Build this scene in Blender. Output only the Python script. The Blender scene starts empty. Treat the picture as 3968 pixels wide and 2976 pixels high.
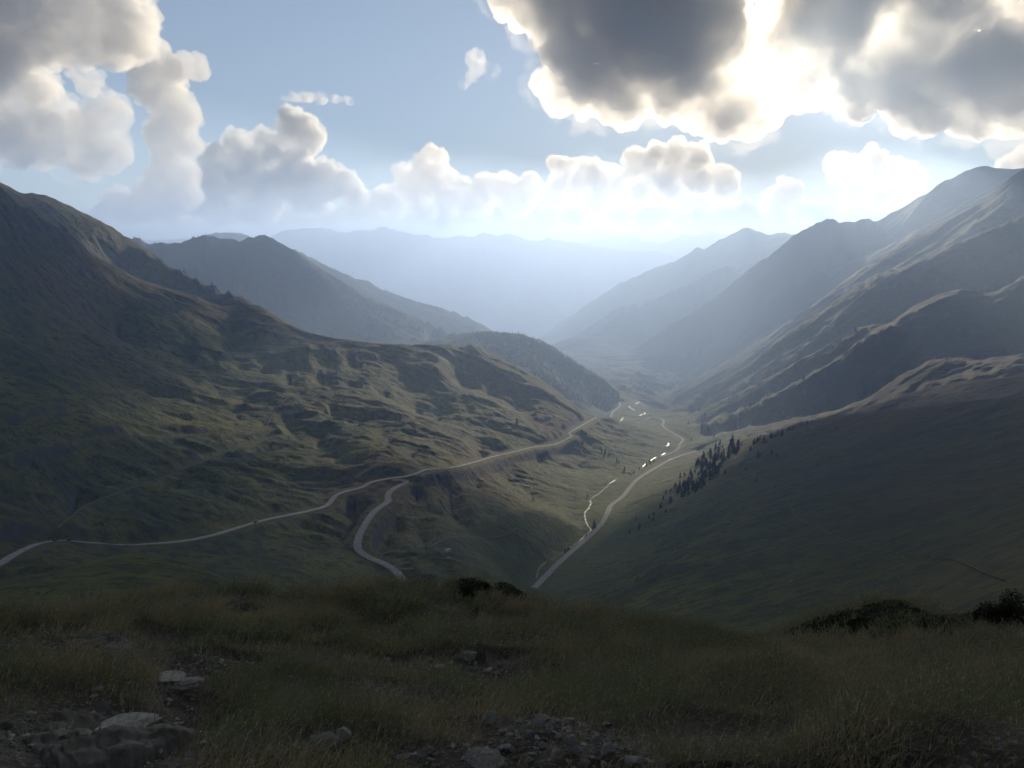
import bpy, math, random
import numpy as np
random.seed(7); np.random.seed(7)
R = math.radians
scene = bpy.context.scene
col = scene.collection

# ---------------------------------------------------------------- camera, sky, sun, exposure
EYE = 1.65
PITCH = math.atan(503 / 2976)
cam_d = bpy.data.cameras.new('camera'); cam = bpy.data.objects.new('camera', cam_d); col.objects.link(cam)
cam.location = (0, 0, EYE); cam.rotation_euler = (math.pi / 2 - PITCH, 0, 0)
cam_d.sensor_width = 36; cam_d.lens = 27; cam_d.clip_start = 0.1; cam_d.clip_end = 90000
scene.camera = cam
SUN_AZ, SUN_EL = R(15.0), R(12.0)
sun_dir = (math.sin(SUN_AZ) * math.cos(SUN_EL), math.cos(SUN_AZ) * math.cos(SUN_EL), math.sin(SUN_EL))
EXPOSURE = 0.62
SKY_STRENGTH = 0.088
SUN_STRENGTH = 5.0
scene.view_settings.view_transform = 'Standard'
scene.view_settings.look = 'None'
scene.view_settings.gamma = 1
scene.view_settings.exposure = EXPOSURE
ld = bpy.data.lights.new('sun', 'SUN'); ld.energy = SUN_STRENGTH; ld.angle = R(0.53); ld.color = (1.0, 0.84, 0.60)
lo = bpy.data.objects.new('sun', ld); col.objects.link(lo)
from mathutils import Vector, noise as mnoise
lo.rotation_euler = Vector(sun_dir).to_track_quat('Z', 'Y').to_euler()
scene.cycles.volume_bounces = 6
scene.cycles.max_bounces = 6
scene.cycles.volume_step_rate = 1
scene.cycles.use_denoising = True

class NT:
    """small helper for node trees"""
    def __init__(s, tree): s.t = tree; s.n = tree.nodes; s.l = tree.links
    def node(s, typ, **kw):
        n = s.n.new(typ)
        for k, v in kw.items(): setattr(n, k, v)
        return n
    def put(s, sock, v):
        if isinstance(v, bpy.types.NodeSocket): s.l.new(v, sock)
        elif v is not None: sock.default_value = v
    def math(s, op, a, b=None, c=None, clamp=False):
        n = s.node('ShaderNodeMath', operation=op, use_clamp=clamp)
        s.put(n.inputs[0], a)
        if b is not None: s.put(n.inputs[1], b)
        if c is not None: s.put(n.inputs[2], c)
        return n.outputs[0]
    def vmath(s, op, a, b=None, scale=None):
        n = s.node('ShaderNodeVectorMath', operation=op)
        s.put(n.inputs[0], a)
        if b is not None: s.put(n.inputs[1], b)
        if scale is not None: s.put(n.inputs['Scale'], scale)
        return n.outputs['Value'] if op in ('DOT_PRODUCT', 'LENGTH', 'DISTANCE') else n.outputs[0]
    def ramp(s, x, a, b, lo=0.0, hi=1.0, smooth=True):
        n = s.node('ShaderNodeMapRange'); n.interpolation_type = 'SMOOTHSTEP' if smooth else 'LINEAR'
        s.put(n.inputs['Value'], x); s.put(n.inputs['From Min'], a); s.put(n.inputs['From Max'], b)
        s.put(n.inputs['To Min'], lo); s.put(n.inputs['To Max'], hi)
        return n.outputs['Result']
    def noise(s, vec, scale, detail=4, rough=0.5, dist=0.0, lac=2.0):
        n = s.node('ShaderNodeTexNoise'); s.put(n.inputs['Vector'], vec)
        s.put(n.inputs['Scale'], scale); n.inputs['Detail'].default_value = detail
        n.inputs['Roughness'].default_value = rough; n.inputs['Distortion'].default_value = dist
        n.inputs['Lacunarity'].default_value = lac
        return n.outputs['Fac']
    def mix(s, f, a, b, mode='MIX'):
        n = s.node('ShaderNodeMix', data_type='RGBA', blend_type=mode)
        s.put(n.inputs[0], f); s.put(n.inputs[6], a); s.put(n.inputs[7], b)
        return n.outputs[2]
    def xyz(s, vec):
        n = s.node('ShaderNodeSeparateXYZ'); s.put(n.inputs[0], vec); return n.outputs
    def comb(s, x, y, z):
        n = s.node('ShaderNodeCombineXYZ'); s.put(n.inputs[0], x); s.put(n.inputs[1], y); s.put(n.inputs[2], z); return n.outputs[0]
def rgb(*c): return (c[0], c[1], c[2], 1.0)

def pix_dir(u, v):
    xc = (u - 1984) / 2976.0; yc = (1488 - v) / 2976.0
    cp, sp = math.cos(PITCH), math.sin(PITCH)
    return xc, cp + yc * sp, -sp + yc * cp
def pix_azt(u, v):
    x, y, z = pix_dir(u, v)
    return math.atan2(x, y), z / math.hypot(x, y)
world = bpy.data.worlds.new('World'); scene.world = world; world.use_nodes = True
W = NT(world.node_tree); W.n.clear()
sky = W.node('ShaderNodeTexSky'); sky.sky_type = 'NISHITA'; sky.sun_disc = False
sky.sun_elevation = SUN_EL; sky.sun_rotation = SUN_AZ; sky.altitude = 2100; sky.air_density = 1.0; sky.dust_density = 0.35; sky.ozone_density = 1.0
bg = W.node('ShaderNodeBackground'); W.put(bg.inputs[1], SKY_STRENGTH)
wo = W.node('ShaderNodeOutputWorld'); W.l.new(bg.outputs[0], wo.inputs[0])
hs = W.node('ShaderNodeHueSaturation'); hs.inputs['Saturation'].default_value = .72; W.put(hs.inputs['Color'], sky.outputs[0]); W.put(bg.inputs[0], hs.outputs[0])
# ---------------------------------------------------------------- terrain: control lines (photo column, row, distance in metres)
LINES = []; CREST = []
def L(pts, drop=None, step=45):
    """one line of the relief; drop = how far (in slope) the ground falls away behind it"""
    a = []
    for i, p in enumerate(pts):
        a.append(p)
        if i + 1 < len(pts):
            q = pts[i + 1]; n = int(math.hypot(q[0] - p[0], q[1] - p[1]) / step)
            for k in range(1, n): f = k / n; a.append(tuple(p[j] + (q[j] - p[j]) * f for j in range(3)))
    for (u, v, d) in a:
        az, t = pix_azt(u, v); LINES.append((az, math.log(d), t, 1.0 if drop else 0.0))
    if drop:
        for i, (u, v, d) in enumerate(a[::2]):
            az, t = pix_azt(u, v)
            LINES.append((az, math.log(d * drop[1]), t - drop[0], 0.0))
def interp_d(pts, d0, d1):
    n = len(pts) - 1
    return [(u, v, d0 + (d1 - d0) * i / n) for i, (u, v) in enumerate(pts)]
# near field down to the basin
L([(-400,2750,30),(0,2700,30),(600,2640,30),(1300,2600,30),(2000,2620,30),(2600,2760,30),(3200,2760,30),(3968,2700,30),(4500,2650,30)], step=200)
L([(-400,2560,80),(0,2560,80),(600,2520,90),(1300,2480,110),(2000,2520,110),(2600,2620,90),(3200,2640,70),(3968,2500,70),(4400,2400,70)], step=200)
L([(-300,2450,150),(300,2420,150),(900,2400,170),(1400,2400,250),(2000,2400,280)], step=200)
L([(-300,2290,340),(0,2275,330),(200,2235,320),(350,2180,310),(480,2145,300),(560,2145,300),(650,2163,300),(800,2210,290),(950,2275,280),(1050,2330,280)], drop=(.03,1.2))
L([(-300,2290,420),(0,2185,465),(120,2120,515),(250,2095,552),(480,2112,575),(700,2100,610),(900,2060,660),(1080,2010,720),(1270,1955,780),(1420,1895,820),(1560,1850,850),(1640,1828,870),(1760,1813,960),(1920,1768,1150),(2060,1735,1290),(2160,1725,1400),(2215,1690,1480),(2225,1668,1540),(2309,1615,1800)])
L([(150,2165,455),(250,2170,470),(350,2175,485),(480,2178,500)], step=70)
L([(290,1992,640),(380,1962,650),(500,1938,670),(600,1927,690),(700,1900,720),(850,1880,760),(1000,1890,780)], drop=(.003,1.03))
L([(450,1830,745),(600,1800,800),(900,1780,890),(1100,1800,900)], step=80)
L([(0,1773,660),(200,1725,740),(420,1700,830),(700,1690,930),(950,1680,1000),(1070,1668,1030)])
L([(0,1640,780),(160,1605,840),(330,1585,900)], step=80)
L([(-300,1190,1050),(0,1273,1100),(135,1338,1090),(265,1408,1080),(411,1473,1070),(529,1520,1070),(646,1560,1070),(732,1572,1060),(868,1614,1060),(976,1646,1050),(1069,1663,1040),(1180,1720,1000),(1300,1770,950)], drop=(.003,1.035))
L([(-200,1480,900),(100,1500,920),(350,1540,960)])
L([(300,1300,1310),(600,1430,1260),(800,1500,1200),(950,1560,1160)], step=80)
L([(560,1400,1300),(700,1470,1260),(900,1560,1180),(1060,1600,1120)], drop=(.002,1.03))
L([(0,1000,1400),(250,1150,1450),(450,1250,1490),(640,1330,1450),(760,1400,1420)], step=80)
L([(-400,560,1570),(-150,640,1600),(0,726,1620),(35,762,1630),(91,809,1650),(112,797,1660),(165,844,1680),(235,891,1710),(306,938,1730),(353,985,1750),(400,1008,1770),(482,1050,1800),(529,1082,1805),(617,1111,1791),(705,1132,1767),(758,1144,1761),(793,1167,1763),(880,1200,1730)], drop=(.03,1.12), step=40)
L([(-300,600,2180),(0,703,2230),(35,718,2230),(71,741,2240),(129,744,2250),(176,753,2260),(223,770,2270),(288,800,2280),(353,835,2290),(435,882,2300),(500,926,2300),(570,967,2240),(629,1005,2207),(699,1038,2148),(764,1082,2092),(823,1097,2029),(881,1117,1966),(940,1152,1893),(1000,1188,1800),(1059,1223,1770),(1176,1285,1750),(1282,1314,1720),(1411,1326,1700),(1511,1334,1720),(1617,1338,1750),(1746,1332,1800),(1823,1334,1820),(1870,1347,1820),(1940,1382,1820),(2000,1411,1830),(2087,1464,1850),(2175,1529,1860),(2240,1582,1870),(2300,1610,1870)], drop=(.05,1.15), step=40)
L([(2380,1622,1860),(2434,1647,1830),(2488,1671,1790),(2559,1704,1740)])
# the spur's plateau and its hollows
L([(900,1290,1620),(1050,1300,1600),(1200,1350,1550),(1400,1370,1560)], step=80)
L([(850,1400,1380),(1000,1450,1360),(1150,1440,1400),(1280,1430,1430),(1430,1440,1450)], drop=(.003,1.035))
L([(1130,1500,1290),(1260,1497,1300),(1380,1500,1300),(1500,1540,1290),(1620,1600,1270),(1750,1650,1250)], drop=(.005,1.04))
L([(1060,1540,1190),(1200,1590,1130),(1350,1660,1060),(1500,1720,1000),(1620,1800,930)], step=80)
L([(1180,1560,1150),(1330,1640,1080),(1480,1700,1020),(1560,1740,980),(1640,1810,900)], drop=(.004,1.035))
L([(1700,1500,1480),(1850,1560,1440),(2000,1620,1450),(2120,1680,1440)], step=80)
L([(1790,1495,1560),(1900,1530,1560),(2000,1590,1520),(2040,1620,1500)], drop=(.005,1.04))
# lower slope of the spur to the valley
for rib in ([(1760,1830,960),(1850,1900,930),(1900,1935,915)],[(1870,1790,1120),(1970,1870,1070),(2060,1925,1020)],[(2010,1770,1220),(2120,1850,1160),(2240,1900,1120)],[(2170,1755,1380),(2250,1815,1310),(2370,1845,1280)]):
    L(rib, drop=(.003,1.025))
L([(1750,2005,850),(1900,1960,920),(2050,1950,1000),(2200,1940,1090),(2304,1905,1170),(2380,1861,1260),(2450,1831,1360),(2521,1783,1530),(2575,1745,1650)], step=80)
# mounds beside the near road
L([(1520,1990,760),(1620,1960,800),(1750,1900,860),(1900,1935,900)], drop=(.003,1.03))
L([(1670,2097,690),(1751,2070,730),(1887,1995,810),(1995,1985,860),(2104,1975,910),(2158,1985,930),(2212,2021,930)], drop=(.005,1.035))
L([(2228,2053,900),(2185,2110,840),(2120,2155,790),(2022,2195,745),(1950,2230,700)])
L([(1460,2010,760),(1400,2120,690),(1420,2180,650),(1500,2230,620),(1570,2275,600)])
L([(1600,2180,640),(1750,2190,650),(1850,2230,640),(1760,2260,620)], step=80)
L([(1540,2060,720),(1650,2120,690)], drop=(.003,1.03))
L([(1100,2120,620),(1250,2150,620),(1350,2190,600)], drop=(.003,1.03))
L([(700,2160,560),(950,2190,540),(1150,2260,520),(1300,2330,500)], step=80)
L([(1380,1990,790),(1250,2060,700),(1050,2080,660)], step=80)
# valley floor and stream
V_ = [(2080,2240,745),(2170,2160,835),(2260,2090,900),(2300,2030,960),(2340,1960,1060),(2420,1900,1160),(2480,1855,1260),(2540,1805,1420),(2600,1760,1580),(2640,1720,1740),(2600,1680,1900),(2560,1640,2080),(2480,1640,2060),(2420,1630,2160),(2400,1600,2320),(2395,1560,2620),(2400,1500,3100),(2390,1450,3600),(2350,1410,4200)]
L(V_)
L([(2200,2020,960),(2250,1960,1060),(2350,1900,1170)], step=80)
L([(2500,1600,2330),(2480,1560,2650),(2480,1510,3050),(2460,1460,3500)], step=60)
# right hand hill (near)
L([(2330,2300,600),(2500,2100,800),(2560,1980,950),(2620,1900,1080),(2640,1830,1250),(2720,1760,1420)], step=80)
L([(2300,2500,330),(2650,2400,310),(3100,2400,250),(3500,2350,215),(3968,2230,180),(4400,2100,170)], step=120)
L([(2600,2200,520),(3000,2200,420),(3500,2150,340),(3968,2050,300),(4400,1900,280)], step=120)
L([(2750,2000,780),(3100,1950,680),(3500,1900,600),(3968,1830,540),(4400,1720,500)], step=120)
L([(2800,1830,1080),(3100,1780,960),(3500,1720,840),(3968,1680,760),(4400,1560,720)], step=120)
L([(2760,1735,1370),(2869,1687,1340),(2971,1681,1280),(3062,1645,1250),(3152,1623,1230),(3242,1605,1200),(3303,1597,1170),(3390,1588,1120),(3500,1580,1080),(3700,1560,1030),(3968,1530,980),(4400,1420,950)], drop=(.02,1.08))
# right flank of the valley, spur behind spur
L([(3303,1597,1420),(3363,1572,1420),(3484,1536,1400),(3604,1503,1380),(3700,1480,1370),(3850,1460,1350),(3968,1440,1330),(4300,1400,1300)], drop=(.012,1.06))
L([(4200,1330,1650),(3968,1370,1600),(3789,1385,1600),(3662,1377,1620),(3603,1377,1640),(3536,1419,1630),(3451,1478,1620),(3367,1537,1610),(3240,1582,1620),(3139,1610,1640),(2900,1660,1690),(2750,1690,1740)], drop=(.014,1.07))
L([(3450,1260,1900),(3367,1301,1890),(3282,1368,1880),(3156,1444,1880),(3029,1512,1880),(2928,1563,1880),(2780,1620,1900),(2680,1650,1930)], drop=(.009,1.06))
L([(4400,900,2300),(3968,1064,2150),(3899,1107,2120),(3840,1136,2110),(3721,1117,2120),(3620,1149,2120),(3536,1191,2110),(3451,1250,2110),(3325,1267,2120),(3200,1340,2130),(3000,1450,2150),(2850,1525,2160),(2700,1590,2200)], drop=(.016,1.08))
L([(4300,700,2700),(3968,836,2650),(3857,879,2640),(3705,938,2640),(3620,980,2640),(3493,1031,2640),(3392,1060,2660),(3316,1098,2660),(3223,1174,2650),(3113,1242,2640),(3012,1309,2640),(2902,1411,2600),(2733,1510,2560),(2607,1580,2500)], drop=(.016,1.08))
L([(4200,560,3400),(3968,657,3350),(3928,680,3330),(3814,777,3300),(3662,845,3300),(3536,912,3300),(3417,988,3320),(3316,1048,3330),(3223,1124,3330),(3113,1208,3320),(2944,1318,3300),(2776,1425,3250),(2640,1495,3200)], drop=(.018,1.09))
L([(3451,938,4000),(3350,985,4000),(3240,1022,4000),(3156,1039,4020),(3071,1098,4020),(2987,1157,4020),(2860,1259,4000),(2792,1318,4000),(2691,1385,3950),(2570,1440,3900)], drop=(.014,1.07))
L([(4200,640,5000),(3968,690,4900),(3900,664,4850),(3873,659,4830),(3831,646,4820),(3755,684,4800),(3700,716,4780),(3662,703,4780),(3620,727,4780),(3561,756,4780),(3493,803,4780),(3451,821,4780),(3417,851,4780),(3350,845,4800),(3282,858,4820),(3215,849,4840),(3164,874,4840),(3113,904,4850),(3071,921,4850),(2995,988,4850),(2944,1022,4850),(2843,1098,4850),(2776,1157,4850),(2649,1233,4850),(2556,1284,4800),(2480,1340,4700)], drop=(.04,1.1), step=40)
L([(2944,1014,5900),(2894,1026,5900),(2826,1035,5900),(2742,1073,5900),(2649,1124,5900),(2522,1174,5900),(2421,1191,5950),(2320,1250,6000),(2252,1301,6000),(2200,1340,6000)], drop=(.02,1.08))
L([(3300,890,7500),(3150,900,7500),(3071,918,7500),(3029,904,7500),(2978,912,7500),(2944,904,7500),(2894,883,7500),(2835,912,7500),(2784,934,7500),(2733,969,7500),(2716,963,7500),(2691,972,7500),(2640,1010,7500),(2505,1060,7500),(2404,1098,7500),(2328,1149,7600),(2244,1208,7700),(2151,1276,7800),(2100,1318,7900)], drop=(.04,1.1), step=40)
# left hand ridges farther off
L([(1700,1310,3000),(1829,1290,3000),(1899,1285,2980),(1958,1288,2950),(2023,1297,2920),(2087,1317,2900),(2146,1347,2880),(2205,1388,2850),(2252,1423,2820),(2300,1446,2800),(2347,1462,2780),(2380,1492,2750),(2399,1525,2700)], drop=(.03,1.1))
L([(2200,1480,2650),(2300,1540,2600),(2360,1590,2500)], step=60)
L([(1900,1380,2500),(2100,1450,2500),(2250,1530,2450)], step=80)
L([(-200,900,3500),(250,880,3600),(470,897,3600),(546,920,3600),(623,938,3600),(676,938,3600),(717,935,3600),(752,920,3600),(793,907,3600),(829,917,3600),(870,926,3600),(899,926,3600),(929,938,3600),(958,917,3600),(1005,914,3600),(1020,907,3600),(1059,929,3600),(1141,970,3600),(1217,1023,3600),(1294,1076,3580),(1376,1123,3560),(1441,1158,3540),(1529,1200,3500),(1617,1238,3450),(1705,1264,3400),(1764,1288,3350),(1840,1305,3300)], drop=(.04,1.1), step=40)
L([(500,1120,3280),(700,1150,3250),(1000,1150,3200),(1300,1250,3130),(1600,1330,3020)], step=100)
L([(1000,990,4800),(1141,966,4700),(1176,976,4700),(1264,1020,4700),(1353,1067,4700),(1411,1088,4700),(1441,1091,4680),(1505,1123,4650),(1588,1158,4600),(1705,1200,4550),(1811,1232,4500),(1870,1258,4450),(1923,1288,4400),(1980,1320,4300)], drop=(.04,1.1), step=40)
L([(760,940,6500),(835,917,6500),(858,903,6500),(940,903,6500),(964,917,6500),(1060,960,6500)], drop=(.03,1.08))
L([(1950,1330,6000),(2050,1335,6500),(2150,1325,7000)], step=60)
# far plain lost in haze, far ranges
for d, v in ((8600,1340),(9400,1290)):
    L([(u, v, d) for u in range(-400, 4401, 400)], step=500)
L([(400,1120,11200),(1000,1110,11400),(1500,1110,11500),(2000,1120,11500),(2600,1150,11200)], step=200)
L([(300,940,13000),(700,935,13000),(1060,925,13000),(1117,892,13000),(1176,885,13000),(1240,890,13000),(1311,906,13000),(1346,908,13000),(1411,894,13000),(1455,890,13000),(1480,874,13000),(1517,889,13000),(1560,899,13000),(1646,914,13000),(1705,923,13000),(1752,909,13000),(1820,917,13000),(1870,906,13000),(1932,923,13000),(1960,909,13000),(2020,919,13000),(2070,935,13000),(2123,920,13000),(2180,935,13000),(2300,950,13000),(2387,972,13000),(2438,984,13000),(2522,976,13000),(2607,997,13000),(2700,1020,13000),(3200,1040,13000)], drop=(.05,1.12), step=30)
L([(-300,960,16000),(1000,955,16000),(2050,945,16000),(2240,940,16000),(2320,921,16000),(2396,912,16000),(2455,921,16000),(2573,942,16000),(2607,938,16000),(2649,914,16000),(2683,921,16000),(2750,896,16000),(2801,914,16000),(2900,930,16000),(3300,930,16000),(4300,940,16000)], drop=(.03,1.1), step=40)
L([(u, 1000, 19000) for u in range(-400, 4401, 300)], step=500)

P = np.array(LINES)
AK = 3.2                                             # azimuth weight against ln(distance)
def fit_rbf(x, y, f, reg=1e-4):
    n = len(x)
    D = np.hypot(x[:, None] - x[None], y[:, None] - y[None])
    A = np.zeros((n + 3, n + 3)); A[:n, :n] = -D; A[:n, :n] += np.diag(np.broadcast_to(reg, (n,)))
    A[:n, n] = 1; A[:n, n + 1] = x; A[:n, n + 2] = y; A[n:, :n] = A[:n, n:].T
    return np.linalg.solve(A, np.concatenate([f, [0, 0, 0]]))
def eval_rbf(w, x, y, X, Y):
    n = len(x); out = np.empty(X.size); Xf, Yf = X.ravel(), Y.ravel()
    for s in range(0, X.size, 20000):
        xx, yy = Xf[s:s + 20000], Yf[s:s + 20000]
        out[s:s + 20000] = -np.hypot(xx[:, None] - x[None], yy[:, None] - y[None]) @ w[:n] + w[n] + w[n + 1] * xx + w[n + 2] * yy
    return out.reshape(X.shape)

# detail grid of the relief in polar coordinates round the viewpoint
NA = 1050
AZ = np.linspace(R(-44), R(44), NA)
def dist_rows(spec):
    r = []
    for d0, d1, n in spec: r.append(np.exp(np.linspace(math.log(d0), math.log(d1), n, endpoint=False)))
    return np.concatenate(r)
DR = dist_rows([(28,250,110),(250,600,190),(600,1300,330),(1300,2200,230),(2200,5200,260),(5200,8200,110),(8200,11000,50),(11000,19400,190)])
ND = len(DR)
rx, ry = P[:, 0] * AK, P[:, 1]
# drop near-duplicate control points
keep = []
for i in range(len(rx)):
    if all((rx[i]-rx[j])**2 + (ry[i]-ry[j])**2 > .0145**2 for j in keep): keep.append(i)
P = P[keep]; rx, ry = rx[keep], ry[keep]
soft = np.where((np.exp(P[:, 1]) < 1950) & ~((np.exp(P[:, 1]) > 1640) & (P[:, 3] > .5)) & (P[:, 1] > math.log(620)), .02, 5e-4)      # let the mid-ground lines give way a little
wts = fit_rbf(rx, ry, P[:, 2], soft)
cA = np.linspace(AZ[0], AZ[-1], 480); cD = np.linspace(math.log(DR[0]), math.log(DR[-1]), 600)
CX, CY = np.meshgrid(cA * AK, cD, indexing='ij')
coarse = eval_rbf(wts, rx, ry, CX, CY)
near_crest = np.full(CX.shape, 9.0)                   # nearness of a crest line, where the relief noise is damped
pc = P[P[:, 3] > .5]
for p in pc: near_crest = np.minimum(near_crest, (CX - p[0] * AK) ** 2 + (CY - p[1]) ** 2)
near_crest = np.sqrt(near_crest)
def upsample(G, a, ld):
    ia = (a - cA[0]) / (cA[1] - cA[0]); il = (ld - cD[0]) / (cD[1] - cD[0])
    ia = np.clip(ia, 0, len(cA) - 1.001); il = np.clip(il, 0, len(cD) - 1.001)
    i0 = ia.astype(int); j0 = il.astype(int); fa = ia - i0; fl = il - j0
    return (G[i0, j0] * (1 - fa) * (1 - fl) + G[i0 + 1, j0] * fa * (1 - fl) + G[i0, j0 + 1] * (1 - fa) * fl + G[i0 + 1, j0 + 1] * fa * fl)
A2, D2 = np.meshgrid(AZ, DR, indexing='ij')
LD2 = np.log(D2)
T = upsample(coarse, A2, LD2)
XX = D2 * np.sin(A2); YY = D2 * np.cos(A2)
Z = EYE + T * D2
# gradient of the base relief (world axes)
Zc = coarse * np.exp(CY) ; dc = np.exp(CY)
gr = np.gradient(Zc, cD, axis=1) / dc; ga = np.gradient(Zc, cA, axis=0) / dc
ac = CX / AK
gx_c = gr * np.sin(ac) + ga * np.cos(ac); gy_c = gr * np.cos(ac) - ga * np.sin(ac)
GX = upsample(gx_c, A2, LD2); GY = upsample(gy_c, A2, LD2); NC = upsample(near_crest, A2, LD2)

def hash2(ix, iy, s):
    h = (ix * 374761393 + iy * 668265263 + s * 1442695041) & 0xffffffff
    h = ((h ^ (h >> 13)) * 1274126177) & 0xffffffff
    h = h ^ (h >> 16)
    return (h & 0xffff) / 65536.0, ((h >> 16) & 0xffff) / 65536.0
def gullies(x, y, dx, dy, seed):
    """stripes that run along the fall line: returns height, and its slope across"""
    ix = np.floor(x).astype(np.int64); iy = np.floor(y).astype(np.int64)
    fx = x - ix; fy = y - iy
    va = np.zeros_like(x); vx = np.zeros_like(x); vy = np.zeros_like(x); wt = np.zeros_like(x)
    for i in (-1, 0, 1):
        for j in (-1, 0, 1):
            hx, hy = hash2(ix + i, iy + j, seed)
            px = fx - i - (.2 + .6 * hx); py = fy - j - (.2 + .6 * hy)
            w = np.exp(-(px * px + py * py) * 2.6)
            m = (px * dx + py * dy) * 2 * math.pi
            va += np.cos(m) * w; s = -np.sin(m) * w; vx += s * dx; vy += s * dy; wt += w
    return va / wt, vx / wt, vy / wt
def vnoise(x, y, seed):
    ix = np.floor(x).astype(np.int64); iy = np.floor(y).astype(np.int64)
    fx = x - ix; fy = y - iy; fx = fx * fx * (3 - 2 * fx); fy = fy * fy * (3 - 2 * fy)
    a = hash2(ix, iy, seed)[0]; b = hash2(ix + 1, iy, seed)[0]; c = hash2(ix, iy + 1, seed)[0]; d = hash2(ix + 1, iy + 1, seed)[0]
    return (a * (1 - fx) + b * fx) * (1 - fy) + (c * (1 - fx) + d * fx) * fy
def fbm(x, y, seed, n=4, g=.5):
    s = 0; a = 1; t = 0
    for k in range(n):
        s = s + a * (vnoise(x, y, seed + k) - .5); t += a; a *= g
        x, y = (x * 1.62 - y * 1.18) + 7.7, (x * 1.18 + y * 1.62) - 3.1
    return s / t * 2
def relief_detail(X, Y, D, GX, GY, NC):
    slope = np.hypot(GX, GY); lim = 1 / np.maximum(slope / .75, 1)
    st0 = np.clip((slope - .20) / .42, 0, 1)
    h = np.zeros_like(X); sx, sy = GX * lim, GY * lim
    steep = np.clip(1.6 - slope, .35, 1)
    warp = 60 * fbm(X / 300, Y / 300, 91, 2); warp2 = 60 * fbm(X / 300 + 31, Y / 300, 95, 2)
    Xw, Yw = X + warp, Y + warp2
    far = np.clip((D - 2200) / 3500, 0, 1)
    for k, (wl, amp) in enumerate(((620, 24), (270, 8.0), (120, 3.0), (56, 1.25), (27, .55), (13, .24))):
        n = np.hypot(sx, sy) + 1e-6
        st = np.clip(n / .30, 0.0, 1.0)                       # gullies only where it is steep
        dx, dy = -sy / n * 1.05 * (.4 + .6 * st), sx / n * 1.05 * (.4 + .6 * st)
        v, vx, vy = gullies(Xw / wl, Yw / wl, dx, dy, 11 + k * 7)
        v = 1 - 2 * np.abs(v * .5 - .5) ** 1.1                  # rounder hollows, sharper ribs
        a = amp * (.14 + 1.0 * st0)
        if k == 0: a = a * (.15 + .85 * np.clip((D - 900) / 1500, 0, 1)) + 55 * far * st
        if k == 1: a = a * (.45 + .55 * np.clip((D - 500) / 900, 0, 1)) + 20 * far * st
        if k >= 2: a = a * (1 + 1.3 * far)
        damp = np.clip(NC / (.10 if k < 2 else .05), (.22 if k < 2 else .45) + .25 * far, 1)
        if k >= 4: damp = 1
        a = a * damp * steep
        h += a * v
        sx = sx + vx * a * 2 * math.pi / wl * .2; sy = sy + vy * a * 2 * math.pi / wl * .2
    # hummocks on gentle ground
    gentle = np.clip(1.5 - slope * 1.8, .25, 1)
    hum = fbm((Xw * .9 + Yw * .43) / 150, (Yw * .9 - Xw * .43) / 75, 201, 5, .55)
    hum2 = fbm((Xw * .95 + Yw * .3) / 84, (Yw * .95 - Xw * .3) / 30, 231, 4, .55)
    h += gentle * np.clip(D / 900, .12, 1) * (9.5 * (.6 - np.abs(hum) * 2.4) + 4.2 * hum2) * np.clip(NC / .05, .5, 1)
    h += (slope > .0) * 2.0 * np.clip(slope * 2 - .5, 0, 1) * fbm(X / 22, Y / 22, 271, 4, .6)
    h += np.clip((slope - .65) * 2.2, 0, 1) * (1 - far) * 11 * (.5 - np.abs(fbm(X / 70 + .3 * Y / 70, Y / 70, 281, 5, .6)) * 2)
    h += 1.2 * fbm(X / 13, Y / 13, 291, 3, .6) * np.clip(D / 600, .4, 1)
    return h
flat_valley = np.zeros_like(Z)
for (u, v, d) in V_[:16]:
    az, t = pix_azt(u, v); px, py = d * math.sin(az), d * math.cos(az)
    flat_valley = np.maximum(flat_valley, np.exp(-((XX - px) ** 2 + (YY - py) ** 2) / (2 * (55 + d * .02) ** 2)))
# a smooth apron for the grassy near-right hill
azr, _ = pix_azt(2500, 2000)
right_hill = np.clip((A2 - azr + .02) / .10, 0, 1) * np.clip((1450 - D2) / 250, 0, 1)
H = relief_detail(XX, YY, D2, GX, GY, NC)
fade = np.clip((D2 - 130) / 560, .02, 1) ** 1.3 * (1 - .85 * flat_valley) * (1 - .55 * right_hill)
Z = Z + H * fade + np.clip((D2 - 10500) / 1500, 0, 1) * 75 * (.5 - 2 * np.abs(fbm(XX / 900, YY / 900, 333, 6, .62)))
T = (Z - EYE) / D2

def hit(u, v, dmin=100.0, dmax=30000.0):
    """world point where the line of sight through (u, v) meets the relief"""
    az, t = pix_azt(u, v)
    ia = (az - AZ[0]) / (AZ[1] - AZ[0]); i0 = int(np.clip(ia, 0, NA - 2)); f = ia - i0
    c = T[i0] * (1 - f) + T[i0 + 1] * f
    j0 = int(np.searchsorted(DR, dmin)); j1 = int(np.searchsorted(DR, dmax))
    k = np.nonzero(c[j0:j1] >= t)[0]
    if len(k) == 0: j = j0 + int(np.argmax(c[j0:j1])); d = DR[j]
    else:
        j = j0 + int(k[0])
        if j == 0: d = DR[0]
        else:
            g = (t - c[j - 1]) / (c[j] - c[j - 1] + 1e-12); g = min(max(g, 0), 1); d = DR[j - 1] * (1 - g) + DR[j] * g
    return np.array((d * math.sin(az), d * math.cos(az), EYE + t * d)) if len(k) else np.array((d * math.sin(az), d * math.cos(az), EYE + c[j] * d))
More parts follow.
